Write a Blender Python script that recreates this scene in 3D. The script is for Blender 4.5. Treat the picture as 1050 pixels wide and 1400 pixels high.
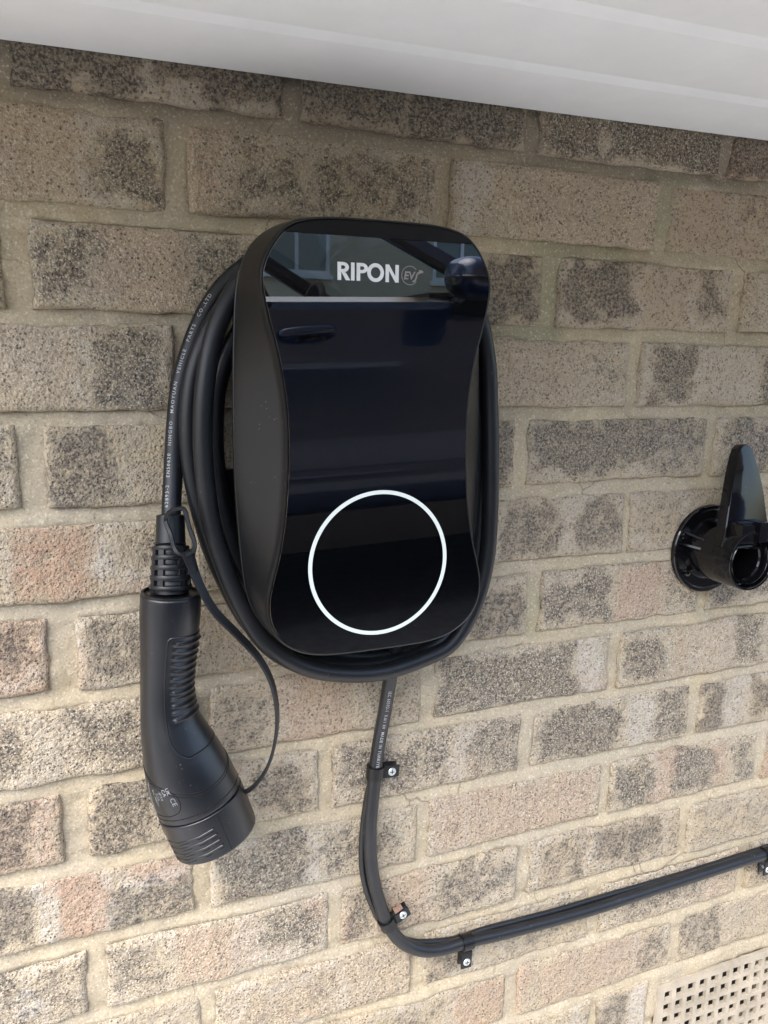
import bpy, math, random
import numpy as np
from mathutils import Vector, Matrix

# ------------------------------------------------------------------ scene
for o in list(bpy.data.objects):
    bpy.data.objects.remove(o, do_unlink=True)
S = bpy.context.scene
COL = S.collection
random.seed(7)
rng = np.random.RandomState(11)
GZ = 1.10                                   # height of the first bed joint above the ground

# ------------------------------------------------------------------ camera
F = 1090.0                                  # focal length in photo pixels (1050 x 1400)
YAW, PIT, ROL = -0.386901418, -0.190078983, -0.0174041616
CAM = np.array([-0.315873591, -0.649699935, -0.176219869 + GZ])


def rotm(a, b, c):
    ca, sa = np.cos(a), np.sin(a); cb, sb = np.cos(b), np.sin(b); cc, sc = np.cos(c), np.sin(c)
    return (np.array([[ca, -sa, 0], [sa, ca, 0], [0, 0, 1]]) @
            np.array([[1, 0, 0], [0, cb, -sb], [0, sb, cb]]) @
            np.array([[cc, 0, sc], [0, 1, 0], [-sc, 0, cc]]))


RC = rotm(YAW, PIT, ROL)
cam = bpy.data.cameras.new('camera')
cam_o = bpy.data.objects.new('camera', cam)
COL.objects.link(cam_o)
cam.sensor_fit = 'HORIZONTAL'; cam.sensor_width = 36.0; cam.lens = 36.0 * F / 1050.0
cam.clip_start = 0.02; cam.clip_end = 2000.0
M4 = Matrix.Identity(4)
for i in range(3):
    M4[i][0] = RC[i, 0]; M4[i][1] = RC[i, 2]; M4[i][2] = -RC[i, 1]; M4[i][3] = CAM[i]
cam_o.matrix_world = M4
S.camera = cam_o

# ------------------------------------------------------------------ world, sun, exposure
SUN_EL, SUN_AZ = math.radians(54), math.radians(228)    # azimuth clockwise from +Y
world = bpy.data.worlds.new('World'); S.world = world; world.use_nodes = True
wn = world.node_tree; wn.nodes.clear()
sky = wn.nodes.new('ShaderNodeTexSky'); sky.sky_type = 'NISHITA'; sky.sun_disc = False
sky.sun_elevation = SUN_EL; sky.sun_rotation = SUN_AZ
sky.air_density = 1.0; sky.dust_density = 3.0; sky.ozone_density = 1.0
hs = wn.nodes.new('ShaderNodeHueSaturation'); hs.inputs['Saturation'].default_value = 1.0
bg = wn.nodes.new('ShaderNodeBackground'); bg.inputs['Strength'].default_value = 0.15
wo = wn.nodes.new('ShaderNodeOutputWorld')
wn.links.new(sky.outputs[0], hs.inputs['Color']); wn.links.new(hs.outputs[0], bg.inputs['Color'])
wn.links.new(bg.outputs[0], wo.inputs['Surface'])
sun = bpy.data.lights.new('sun', 'SUN'); sun.energy = 1.5; sun.angle = math.radians(65); sun.color = (1.0, 0.985, 0.965)
sun_o = bpy.data.objects.new('sun', sun); COL.objects.link(sun_o)
sd = Vector((math.sin(SUN_AZ) * math.cos(SUN_EL), math.cos(SUN_AZ) * math.cos(SUN_EL), math.sin(SUN_EL)))
sun_o.rotation_euler = sd.to_track_quat('Z', 'Y').to_euler()
sun_o.location = (0, -4, 6)
S.view_settings.view_transform = 'Standard'; S.view_settings.look = 'None'
S.view_settings.gamma = 1.0; S.view_settings.use_curve_mapping = False
S.view_settings.exposure = 1.92
S.render.engine = 'CYCLES'
S.cycles.max_bounces = 8; S.cycles.diffuse_bounces = 4; S.cycles.glossy_bounces = 5
S.cycles.transmission_bounces = 8; S.cycles.transparent_max_bounces = 10
S.cycles.caustics_reflective = False; S.cycles.caustics_refractive = False

# ------------------------------------------------------------------ photo pixel helpers


def ray(u, v):
    return RC @ np.array([(u - 525.0) / F, 1.0, -(v - 700.0) / F])


def px(u, v, y=0.0):
    """point in the vertical plane at distance -y in front of the wall that the pixel looks at"""
    d = ray(u, v); t = (y - CAM[1]) / d[1]
    return CAM + t * d


def depth(P):
    return float((np.asarray(P) - CAM) @ RC[:, 1])


def x_at(u, z):
    """wall X of image column u at wall height z"""
    r, f = RC[:, 0], RC[:, 1]; k = (u - 525.0) / F
    # (r - k f).(X - C) = 0
    w = r - k * f
    return CAM[0] - (w[1] * (0 - CAM[1]) + w[2] * (z - CAM[2])) / w[0]


# ------------------------------------------------------------------ noise
def _h(ix, iy, iz, seed):
    n = (ix * 374761393 + iy * 668265263 + iz * 2147483647 + seed * 1274126177) & 0xFFFFFFFF
    n = ((n ^ (n >> 13)) * 1274126177) & 0xFFFFFFFF
    n = ((n ^ (n >> 16)) * 2246822519) & 0xFFFFFFFF
    return ((n ^ (n >> 15)) & 0xFFFF) / 65535.0


def vnoise(x, y, z=0.0, seed=0):
    x = np.asarray(x, float); y = np.asarray(y, float); z = np.zeros_like(x) + z
    ix, iy, iz = np.floor(x).astype(np.int64), np.floor(y).astype(np.int64), np.floor(z).astype(np.int64)
    fx, fy, fz = x - ix, y - iy, z - iz
    fx = fx * fx * (3 - 2 * fx); fy = fy * fy * (3 - 2 * fy); fz = fz * fz * (3 - 2 * fz)
    r = 0
    for a in (0, 1):
        for b in (0, 1):
            for c in (0, 1):
                w = (fx if a else 1 - fx) * (fy if b else 1 - fy) * (fz if c else 1 - fz)
                r = r + w * _h(ix + a, iy + b, iz + c, seed)
    return r


def fbm(x, y, z=0.0, seed=0, octv=3):
    r = 0; a = 0.5; s = 0
    for i in range(octv):
        r = r + a * vnoise(x * 2 ** i, y * 2 ** i, z, seed + i * 17); s += a; a *= 0.55
    return r / s


def sstep(a, b, x):
    t = np.clip((x - a) / (b - a), 0, 1)
    return t * t * (3 - 2 * t)


# ------------------------------------------------------------------ material helpers
def mat(name):
    m = bpy.data.materials.new(name); m.use_nodes = True
    nt = m.node_tree
    return m, nt, nt.nodes['Principled BSDF']


class NT:
    """tiny node builder"""
    def __init__(s, nt): s.nt = nt

    def n(s, typ, **kw):
        o = s.nt.nodes.new(typ)
        for k, v in kw.items():
            setattr(o, k, v)
        return o

    def link(s, a, b): s.nt.links.new(a, b)

    def pos(s):
        return s.n('ShaderNodeNewGeometry').outputs['Position']

    def noise(s, vec, scale, detail=3.0, rough=0.55, dist=0.0):
        o = s.n('ShaderNodeTexNoise'); o.inputs['Scale'].default_value = scale
        o.inputs['Detail'].default_value = detail; o.inputs['Roughness'].default_value = rough
        o.inputs['Distortion'].default_value = dist
        if vec is not None: s.link(vec, o.inputs['Vector'])
        return o.outputs[0]

    def voro(s, vec, scale, feature='F1'):
        o = s.n('ShaderNodeTexVoronoi', feature=feature); o.inputs['Scale'].default_value = scale
        if vec is not None: s.link(vec, o.inputs['Vector'])
        return o.outputs['Distance']

    def _in(s, sock, v):
        if hasattr(v, 'is_linked') or hasattr(v, 'links'): s.link(v, sock)
        else: sock.default_value = v

    def math(s, op, a, b=0.0, c=0.0, clamp=False):
        o = s.n('ShaderNodeMath', operation=op, use_clamp=clamp)
        s._in(o.inputs[0], a); s._in(o.inputs[1], b); s._in(o.inputs[2], c)
        return o.outputs[0]

    def ramp(s, v, a, b, lo=0.0, hi=1.0):
        o = s.n('ShaderNodeMapRange', interpolation_type='SMOOTHSTEP')
        s._in(o.inputs['Value'], v)
        o.inputs['From Min'].default_value = a; o.inputs['From Max'].default_value = b
        o.inputs['To Min'].default_value = lo; o.inputs['To Max'].default_value = hi
        return o.outputs['Result']

    def mix(s, f, a, b, mode='MIX'):
        o = s.n('ShaderNodeMix', data_type='RGBA', blend_type=mode)
        s._in(o.inputs[0], f)
        for sock, v in ((o.inputs[6], a), (o.inputs[7], b)):
            if isinstance(v, tuple): sock.default_value = (*v, 1) if len(v) == 3 else v
            else: s.link(v, sock)
        return o.outputs[2]

    def bump(s, h, dist, strength, normal=None):
        o = s.n('ShaderNodeBump'); o.inputs['Distance'].default_value = dist
        o.inputs['Strength'].default_value = strength
        s.link(h, o.inputs['Height'])
        if normal is not None: s.link(normal, o.inputs['Normal'])
        return o.outputs[0]


def setp(b, **kw):
    for k, v in kw.items():
        b.inputs[k.replace('_', ' ')].default_value = v


# --- brick
def make_brick_mat():
    m, nt, b = mat('brick'); N = NT(nt)
    P = N.pos()
    at = N.n('ShaderNodeVertexColor', layer_name='mask')
    sep = N.n('ShaderNodeSeparateColor'); N.link(at.outputs['Color'], sep.inputs[0])
    D, R, H = sep.outputs[0], sep.outputs[1], sep.outputs[2]
    rnd = N.n('ShaderNodeObjectInfo').outputs['Random']
    big = N.noise(P, 22, 3, .55); mid = N.noise(P, 105, 4, .62); fine = N.noise(P, 360, 3, .62)
    grain = N.noise(P, 640, 2, .5)
    vor = N.voro(P, 300)
    base = N.mix(N.ramp(big, .35, .65), (.428, .348, .234), (.370, .315, .232))
    base = N.mix(N.math('MULTIPLY', rnd, .6), base, (.41, .335, .240))
    pk = N.math('MULTIPLY', R, N.ramp(mid, .30, .62, .35, 1.0))
    base = N.mix(pk, base, (.40, .235, .160))
    orange = N.math('MULTIPLY', N.ramp(N.noise(P, 60, 3, .6), .70, .78), .5)
    base = N.mix(orange, base, (.50, .22, .12))
    # pale bloom round the kiss marks and on some faces
    hal = N.math('MULTIPLY', H, N.ramp(mid, .32, .60, .2, .9))
    base = N.mix(hal, base, (.52, .48, .42))
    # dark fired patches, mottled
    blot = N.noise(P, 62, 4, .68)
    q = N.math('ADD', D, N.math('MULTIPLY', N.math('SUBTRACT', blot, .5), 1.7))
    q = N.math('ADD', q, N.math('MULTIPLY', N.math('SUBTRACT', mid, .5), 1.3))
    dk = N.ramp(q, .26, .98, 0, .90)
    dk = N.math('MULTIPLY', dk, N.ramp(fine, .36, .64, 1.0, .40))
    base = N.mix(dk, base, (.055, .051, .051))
    # sand grains: dark pits and pale grains
    pit = N.math('MULTIPLY', N.ramp(fine, .47, .33, 0, .80), N.ramp(rnd, 0, 1, .55, 1.0))
    base = N.mix(pit, base, (.105, .080, .062))
    pale = N.math('MULTIPLY', N.ramp(grain, .52, .66, 0, .75), N.ramp(N.math('FRACT', N.math('MULTIPLY', rnd, 7.3)), 0, 1, .35, 1.0))
    base = N.mix(pale, base, (.61, .55, .435))
    pits2 = N.math('MULTIPLY', N.ramp(vor, .34, .14), N.ramp(N.noise(P, 60, 2), .42, .62, 0, .75))
    base = N.mix(pits2, base, (.08, .068, .06))
    N.link(base, b.inputs['Base Color'])
    setp(b, Roughness=.92); b.inputs['Specular IOR Level'].default_value = .2
    h = N.math('ADD', N.math('MULTIPLY', mid, 1.4), N.math('MULTIPLY', fine, .8))
    h = N.math('ADD', h, N.math('MULTIPLY', N.ramp(vor, .10, .35), .35))
    N.link(N.bump(h, .0030, .95), b.inputs['Normal'])
    return m


def make_mortar_mat():
    m, nt, b = mat('mortar'); N = NT(nt)
    P = N.pos()
    at = N.n('ShaderNodeVertexColor', layer_name='mask')
    sep = N.n('ShaderNodeSeparateColor'); N.link(at.outputs['Color'], sep.inputs[0])
    big = N.noise(P, 14, 3, .6); mid = N.noise(P, 80, 4, .6); fine = N.noise(P, 480, 3, .6)
    base = N.mix(N.ramp(big, .35, .65), (.445, .370, .248), (.395, .336, .238))
    base = N.mix(N.ramp(mid, .45, .70, 0, .55), base, (.52, .44, .315))
    base = N.mix(N.ramp(N.noise(P, 33, 4, .65), .58, .72, 0, .5), base, (.29, .262, .205))
    ve = N.n('ShaderNodeTexVoronoi', feature='DISTANCE_TO_EDGE'); ve.inputs['Scale'].default_value = 11
    wv = N.n('ShaderNodeVectorMath', operation='ADD'); N.link(P, wv.inputs[0])
    nv = N.n('ShaderNodeTexNoise'); nv.inputs['Scale'].default_value = 60; N.link(P, nv.inputs['Vector'])
    sv = N.n('ShaderNodeVectorMath', operation='SCALE'); N.link(nv.outputs['Color'], sv.inputs[0]); sv.inputs['Scale'].default_value = .010
    N.link(sv.outputs[0], wv.inputs[1]); N.link(wv.outputs[0], ve.inputs['Vector'])
    crack = N.math('MULTIPLY', N.ramp(ve.outputs['Distance'], .010, .004), N.ramp(N.noise(P, 7, 2), 0.54, .62, 0, .55))
    base = N.mix(N.ramp(N.noise(P, 5, 3, .6), .40, .62, 0, .7), base, (.40, .35, .27))
    base = N.mix(sep.outputs[1], base, (.30, .285, .19))
    base = N.mix(crack, base, (.10, .08, .06))
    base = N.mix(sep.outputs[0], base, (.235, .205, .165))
    base = N.mix(N.ramp(fine, .44, .30, 0, .6), base, (.20, .165, .12))
    base = N.mix(N.ramp(fine, .56, .68, 0, .6), base, (.70, .63, .49))
    N.link(base, b.inputs['Base Color'])
    setp(b, Roughness=.95); b.inputs['Specular IOR Level'].default_value = .15
    h = N.math('ADD', N.math('MULTIPLY', mid, 1.0), N.math('MULTIPLY', fine, .45))
    N.link(N.bump(h, .0016, .8), b.inputs['Normal'])
    return m


def make_plain(name, col, rough, spec=.5, grain=0.0, gscale=900, ior=None, coat=0.0, metal=0.0, vary=0.0, dust=0.0):
    m, nt, b = mat(name); N = NT(nt)
    P = N.pos()
    c = None
    if vary:
        c = N.mix(N.ramp(N.noise(P, 25, 4, .6), .3, .7), tuple(x * (1 - vary) for x in col), tuple(min(1, x * (1 + vary)) for x in col))
    if dust:
        f = N.math('MULTIPLY', N.ramp(N.voro(P, 240), .16, .06), N.ramp(N.noise(P, 40, 3), .56, .70, 0, dust))
        c = N.mix(f, c if c is not None else col, (.45, .42, .37))
    if c is not None: N.link(c, b.inputs['Base Color'])
    else: b.inputs['Base Color'].default_value = (*col, 1)
    setp(b, Roughness=rough, Metallic=metal); b.inputs['Specular IOR Level'].default_value = spec
    if ior: b.inputs['IOR'].default_value = ior
    if coat: b.inputs['Coat Weight'].default_value = coat; b.inputs['Coat Roughness'].default_value = .02
    if grain:
        N.link(N.bump(N.noise(P, gscale, 2, .5), .0006, grain), b.inputs['Normal'])
    return m


MAT = {}
MAT['brick'] = make_brick_mat()
MAT['mortar'] = make_mortar_mat()
MAT['upvc'] = make_plain('upvc_white', (.84, .865, .88), .38, .5, .06, 90, vary=.02, dust=.4)
MAT['satin'] = make_plain('satin_black_plastic', (.006, .0063, .007), .34, .42, .10, 1500, dust=.25)
MAT['handle'] = make_plain('moulded_black_plastic', (.007, .0085, .0115), .28, .62, .22, 1800, vary=.1, dust=.3)
MAT['rubber'] = make_plain('cable_rubber', (.008, .0092, .0112), .40, .45, .10, 700, vary=.12, dust=.25)
MAT['pvc'] = make_plain('cable_pvc', (.011, .0125, .015), .36, .5, .08, 500, vary=.2, dust=.5)
MAT['darkmatt'] = make_plain('dark_matt', (.008, .008, .009), .7, .2)
MAT['gloss'] = make_plain('holster_gloss_black', (.004, .004, .005), .06, .5, .05, 60, dust=.3)
MAT['print'] = make_plain('white_print', (.80, .82, .84), .55)
MAT['print_grey'] = make_plain('grey_print', (.27, .25, .24), .5)
MAT['print_dim'] = make_plain('dim_print', (.36, .37, .38), .6)
MAT['print_faint'] = make_plain('faint_print', (.20, .21, .22), .6)
MAT['zinc'] = make_plain('zinc', (.62, .68, .70), .35, .5, metal=.85, grain=.2, gscale=1200)
MAT['rust'] = make_plain('rusty_edge', (.30, .19, .14), .8, vary=.5, grain=.5)
MAT['clay'] = make_plain('buff_clay', (.40, .35, .275), .93, .15, .7, 500, vary=.16, dust=.5)
MAT['hole_shade'] = make_plain('vent_shade_back', (.05, .045, .04), .95, .1, .5, 300, vary=.3)  # dark colour stands in for the unlit cavity behind the air brick


def make_panel_mat():
    m, nt, b = mat('panel_gloss'); N = NT(nt)
    P = N.pos()
    spots = N.math('MULTIPLY', N.ramp(N.voro(P, 190), .07, .03), N.ramp(N.noise(P, 30, 3), .60, .70, 0, .45))
    N.link(N.mix(spots, (.0015, .0018, .0026), (.40, .38, .35)), b.inputs['Base Color'])
    setp(b, Roughness=.012); b.inputs['IOR'].default_value = 2.4
    N.link(N.math('ADD', .010, N.math('MULTIPLY', spots, .6)), b.inputs['Roughness'])
    return m


MAT['panel'] = make_panel_mat()
m, nt, b = mat('led_ring')
b.inputs['Base Color'].default_value = (.34, .36, .36, 1); b.inputs['Roughness'].default_value = .4
b.inputs['Emission Color'].default_value = (.90, 1.0, .985, 1); b.inputs['Emission Strength'].default_value = .13
MAT['led'] = m
m, nt, b = mat('car_paint')
b.inputs['Base Color'].default_value = (.008, .023, .070, 1); b.inputs['Metallic'].default_value = .35
b.inputs['Roughness'].default_value = .32; b.inputs['Coat Weight'].default_value = 1.0; b.inputs['Coat Roughness'].default_value = .02
MAT['paint'] = m
MAT['trim'] = make_plain('black_trim', (.006, .006, .007), .3)
MAT['chrome'] = make_plain('chrome', (.85, .86, .88), .12, metal=1.0)
MAT['tyre'] = make_plain('tyre_rubber', (.014, .014, .014), .75, .3, .3, 120)
MAT['alloy'] = make_plain('alloy', (.42, .43, .44), .3, metal=.9)
MAT['seat'] = make_plain('seat_cloth', (.02, .02, .022), .85, .2)


def make_glass(name, tint, refl=1.5):
    m = bpy.data.materials.new(name); m.use_nodes = True
    nt = m.node_tree; nt.nodes.clear(); N = NT(nt)
    tr = N.n('ShaderNodeBsdfTransparent'); tr.inputs[0].default_value = (*tint, 1)
    gl = N.n('ShaderNodeBsdfGlossy'); gl.inputs['Roughness'].default_value = .01
    fr = N.n('ShaderNodeFresnel')
    bf = N.n('ShaderNodeNewGeometry').outputs['Backfacing']
    N.link(N.math('SUBTRACT', refl, N.math('MULTIPLY', bf, refl - 1 / refl)), fr.inputs[0])
    mx = N.n('ShaderNodeMixShader'); N.link(fr.outputs[0], mx.inputs[0])
    N.link(tr.outputs[0], mx.inputs[1]); N.link(gl.outputs[0], mx.inputs[2])
    o = N.n('ShaderNodeOutputMaterial'); N.link(mx.outputs[0], o.inputs['Surface'])
    return m


MAT['glass'] = make_glass('car_glass', (.90, .95, .925))
MAT['winglass'] = make_plain('window_glass', (.16, .20, .20), .05)


def make_wallbrick(name, c1, c2, mortar):
    m, nt, b = mat(name); N = NT(nt)
    g = N.n('ShaderNodeNewGeometry')
    sp = N.n('ShaderNodeSeparateXYZ'); N.link(g.outputs['Position'], sp.inputs[0])
    cb = N.n('ShaderNodeCombineXYZ'); N.link(sp.outputs[0], cb.inputs[0]); N.link(sp.outputs[2], cb.inputs[1])
    t = N.n('ShaderNodeTexBrick'); t.inputs['Scale'].default_value = 1.0
    t.inputs['Brick Width'].default_value = .225; t.inputs['Row Height'].default_value = .075
    t.inputs['Mortar Size'].default_value = .006
    t.inputs['Color1'].default_value = (*c1, 1); t.inputs['Color2'].default_value = (*c2, 1); t.inputs['Mortar'].default_value = (*mortar, 1)
    N.link(cb.outputs[0], t.inputs['Vector'])
    N.link(t.outputs[0], b.inputs['Base Color']); setp(b, Roughness=.92)
    return m


MAT['farbrick'] = make_wallbrick('far_brick', (.68, .57, .43), (.60, .50, .38), (.72, .64, .50))


def make_bounce_ground():
    m, nt, b = mat('driveway'); N = NT(nt); P = N.pos()
    c = N.mix(N.ramp(N.noise(P, 2.2, 5, .6), .3, .7), (.46, .46, .45), (.41, .41, .402))
    c = N.mix(N.ramp(N.noise(P, 160, 3, .6), .35, .65, 0, .4), c, (.54, .535, .52))
    N.link(c, b.inputs['Base Color']); setp(b, Roughness=.95)
    N.link(N.bump(N.noise(P, 140, 3, .6), .004, .6), b.inputs['Normal'])
    return m


MAT['ground'] = make_bounce_ground()  # pale surface for the added light-bouncing strip only
MAT['road'] = make_plain('asphalt', (.055, .055, .057), .9, .3, .5, 120, vary=.2)
MAT['roof'] = make_plain('roof_tile', (.10, .065, .05), .85, .2, .4, 40, vary=.3)


# ------------------------------------------------------------------ mesh helpers
class MB:
    def __init__(s): s.v = []; s.f = []

    def add(s, V, Fc):
        o = len(s.v); s.v.extend([tuple(map(float, p)) for p in V]); s.f.extend([tuple(i + o for i in f) for f in Fc])

    def box(s, lo, hi):
        x0, y0, z0 = lo; x1, y1, z1 = hi
        s.add([(x0, y0, z0), (x1, y0, z0), (x1, y1, z0), (x0, y1, z0), (x0, y0, z1), (x1, y0, z1), (x1, y1, z1), (x0, y1, z1)],
              [(0, 3, 2, 1), (4, 5, 6, 7), (0, 1, 5, 4), (1, 2, 6, 5), (2, 3, 7, 6), (3, 0, 4, 7)])

    def hexa(s, P8):
        s.add(P8, [(0, 3, 2, 1), (4, 5, 6, 7), (0, 1, 5, 4), (1, 2, 6, 5), (2, 3, 7, 6), (3, 0, 4, 7)])

    def rings(s, R, closed=True, cap0=True, cap1=True, loop=False):
        """R: list of rings (each n points); skin them"""
        n = len(R[0]); V = [p for r in R for p in r]; Fc = []
        k = len(R)
        for i in range(k if loop else k - 1):
            a = i * n; b = ((i + 1) % k) * n
            for j in range(n if closed else n - 1):
                j2 = (j + 1) % n
                Fc.append((a + j, a + j2, b + j2, b + j))
        if not loop:
            if cap0: Fc.append(tuple(reversed(range(n))))
            if cap1: Fc.append(tuple(range((k - 1) * n, k * n)))
        s.add(V, Fc)

    def build(s, name, m, parent=None, smooth=True, autos=None):
        return mesh_obj(name, s.v, s.f, m, parent, smooth, autos)


def mesh_obj(name, V, Fc, m, parent=None, smooth=True, autos=None, origin=None):
    me = bpy.data.meshes.new(name)
    V = np.asarray(V, float)
    if parent is not None: org = np.array(parent.get('_o', (0, 0, 0)), float)
    else: org = V.mean(0) if origin is None else np.asarray(origin, float)
    me.from_pydata((V - org).tolist(), [], [tuple(f) for f in Fc])
    me.materials.append(m if not isinstance(m, str) else MAT[m])
    o = bpy.data.objects.new(name, me); COL.objects.link(o)
    import bmesh as _b
    bm = _b.new(); bm.from_mesh(me); _b.ops.recalc_face_normals(bm, faces=bm.faces); bm.to_mesh(me); bm.free()
    if smooth:
        me.shade_smooth() if hasattr(me, 'shade_smooth') else None
        if autos is not None:
            me.set_sharp_from_angle(angle=math.radians(autos))
    if parent is not None:
        o.parent = parent; o['_o'] = list(org)
    else:
        o.location = org; o['_o'] = list(org)
    return o


def tag(o, label, cat, group=None, kind=None):
    if label: o['label'] = label
    if cat: o['category'] = cat
    if group: o['group'] = group
    if kind: o['kind'] = kind
    return o


def thing(name, loc, label, cat, group=None):
    o = bpy.data.objects.new(name, None); COL.objects.link(o)
    o.location = loc; o['_o'] = [float(c) for c in loc]; o.empty_display_size = .05
    return tag(o, label, cat, group)


def spline(P, n):
    """Catmull-Rom through P, resampled to n points evenly by arc length"""
    P = np.asarray(P, float)
    Q = np.vstack([2 * P[0] - P[1], P, 2 * P[-1] - P[-2]])
    out = []
    for i in range(1, len(Q) - 2):
        p0, p1, p2, p3 = Q[i - 1], Q[i], Q[i + 1], Q[i + 2]
        for t in np.linspace(0, 1, 24, endpoint=False):
            out.append(.5 * ((2 * p1) + (-p0 + p2) * t + (2 * p0 - 5 * p1 + 4 * p2 - p3) * t * t + (-p0 + 3 * p1 - 3 * p2 + p3) * t ** 3))
    out.append(Q[-2]); out = np.array(out)
    d = np.r_[0, np.cumsum(np.linalg.norm(np.diff(out, axis=0), axis=1))]
    tt = np.linspace(0, d[-1], n)
    return np.stack([np.interp(tt, d, out[:, k]) for k in range(out.shape[1])], 1)


def closed_spline(P, n):
    P = np.asarray(P, float); m = len(P); out = []
    for i in range(m):
        p0, p1, p2, p3 = P[(i - 1) % m], P[i], P[(i + 1) % m], P[(i + 2) % m]
        for t in np.linspace(0, 1, 20, endpoint=False):
            out.append(.5 * ((2 * p1) + (-p0 + p2) * t + (2 * p0 - 5 * p1 + 4 * p2 - p3) * t * t + (-p0 + 3 * p1 - 3 * p2 + p3) * t ** 3))
    out = np.array(out + [out[0]])
    d = np.r_[0, np.cumsum(np.linalg.norm(np.diff(out, axis=0), axis=1))]
    tt = np.linspace(0, d[-1], n, endpoint=False)
    return np.stack([np.interp(tt, d, out[:, k]) for k in range(out.shape[1])], 1)


def frames(C, up=(0, -1, 0)):
    """tangent, side, out(front) frames for a path; 'front' stays as near to up as possible"""
    C = np.asarray(C); T = np.gradient(C, axis=0); T /= np.linalg.norm(T, axis=1)[:, None]
    up = np.asarray(up, float)
    Fr = up[None] - (T @ up)[:, None] * T; Fr /= np.linalg.norm(Fr, axis=1)[:, None]
    Sd = np.cross(Fr, T)
    return T, Sd, Fr


def tube_rings(C, r, n=20, up=(0, -1, 0), ry=None):
    T, Sd, Fr = frames(C, up)
    r = np.zeros(len(C)) + r; ry = r if ry is None else np.zeros(len(C)) + ry
    a = np.linspace(0, 2 * np.pi, n, endpoint=False)
    return [[C[i] + Sd[i] * r[i] * math.cos(t) + Fr[i] * ry[i] * math.sin(t) for t in a] for i in range(len(C))]


def tube(mb, C, r, n=20, up=(0, -1, 0), ry=None, caps=True):
    mb.rings(tube_rings(C, r, n, up, ry), cap0=caps, cap1=caps)


def ribbon(mb, C, w, th, normal_of, n_round=0):
    """rectangular section strip: w across, th thick; normal_of = per-point 'thickness' direction hints"""
    T = np.gradient(C, axis=0); T /= np.linalg.norm(T, axis=1)[:, None]
    R = []
    for i in range(len(C)):
        nn = np.asarray(normal_of[i], float); nn = nn - (nn @ T[i]) * T[i]; nn /= np.linalg.norm(nn)
        sd = np.cross(T[i], nn)
        ww = w[i] if hasattr(w, '__len__') else w
        c = [(-.5, -.3), (-.5, .3), (-.42, .5), (.42, .5), (.5, .3), (.5, -.3), (.42, -.5), (-.42, -.5)]
        R.append([C[i] + sd * a * ww + nn * b_ * th for a, b_ in c])
    mb.rings(R)


def text_flat(s, size, bold=0.0, res=3, space=1.0):
    """flat text as (verts2d, faces)"""
    cu = bpy.data.curves.new('txt', 'FONT'); cu.body = s; cu.size = size; cu.offset = bold; cu.resolution_u = res
    cu.fill_mode = 'FRONT'; cu.space_character = space
    o = bpy.data.objects.new('txt', cu); COL.objects.link(o)
    dg = bpy.context.evaluated_depsgraph_get()
    me = bpy.data.meshes.new_from_object(o.evaluated_get(dg))
    V = np.array([v.co[:2] for v in me.vertices]); Fc = [tuple(p.vertices) for p in me.polygons]
    bpy.data.objects.remove(o, do_unlink=True); bpy.data.curves.remove(cu); bpy.data.meshes.remove(me)
    return V, Fc


# ================================================================== SETTING: ground, road
mb = MB(); g = 60.0
for (xa_, xb_, ya_, yb_) in [(-9, 9, -9, -1.12)]:
    mb.hexa([(xa_, ya_, -.7), (xb_, ya_, -.7), (xb_, yb_, -.7), (xa_, yb_, -.7)] + [(x_, y_, .040 * (x_ - .6)) for x_, y_ in ((xa_, ya_), (xb_, ya_), (xb_, yb_), (xa_, yb_))])
tag(mb.build('driveway', 'road', smooth=False), 'dark asphalt driveway under the parked car', None, kind='structure')
mb = MB()
mb.hexa([(-9, -1.116, -.7), (9, -1.116, -.7), (9, .2, -.7), (-9, .2, -.7)] + [(x_, y_, .040 * (x_ - .6) + .03) for x_, y_ in ((-9, -1.116), (9, -1.116), (9, .2), (-9, .2))])
tag(mb.build('path', 'ground', smooth=False), 'unseen pale ground strip added by the wall to bounce light onto the soffit', None, kind='structure')  # added out of view as a pale reflector that brightens the soffit
mb = MB(); mb.add([(-300, -300, -.40), (300, -300, -.40), (300, 300, -.40), (-300, 300, -.40)], [(0, 1, 2, 3)])
tag(mb.build('ground', 'road', smooth=False), 'dark asphalt ground beyond the driveway', None, kind='structure')

# ================================================================== BRICK WALL
WX0, WX1 = -1.02, 1.17
wall = thing('brick_wall', (0.0, 0.0, 0.0), 'weathered buff and grey brick wall with sandy mortar joints behind the charger', 'wall')


def zj(k): return GZ - .075 * k


# measured upright joints of each course (half-brick lattice number -> pixel column, pixel row)
PERP = {0: {-1: (400, 120), 1: (732, 165), 3: (995, 205)}, 1: {-2: (243, 220), 0: (607, 250), 2: (909, 280)},
        2: {-3: (22, 350), 1: (755, 391), 3: (1011, 411)}, 3: {-2: (250, 505), 2: (868, 512)},
        4: {-3: (44, 640), 1: (714, 619), 3: (972, 619)}, 5: {2: (859, 716)}, 6: {-3: (86, 903), 1: (730, 826), 3: (962, 818)},
        7: {-2: (277, 974), 0: (586, 941), 2: (841, 904)}, 8: {-3: (104, 1133), -1: (446, 1066), 1: (721, 1016), 3: (950, 973)},
        9: {-2: (278, 1211), 0: (578, 1139), 2: (829, 1084), 4: (1041, 1033)},
        10: {-3: (132, 1337), -1: (458, 1260), 1: (716, 1174), 3: (936, 1136)},
        11: {-2: (284, 1374), 0: (571, 1329), 2: (812, 1266), 4: (1014, 1205)}, 12: {3: (924, 1290)}}
PW = {(5, 2): .006, (1, -2): .016, (1, 0): .014, (2, -3): .018, (4, -3): .018, (6, -3): .020, (8, -3): .019, (2, 1): .017, (6, 1): .015}
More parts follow.
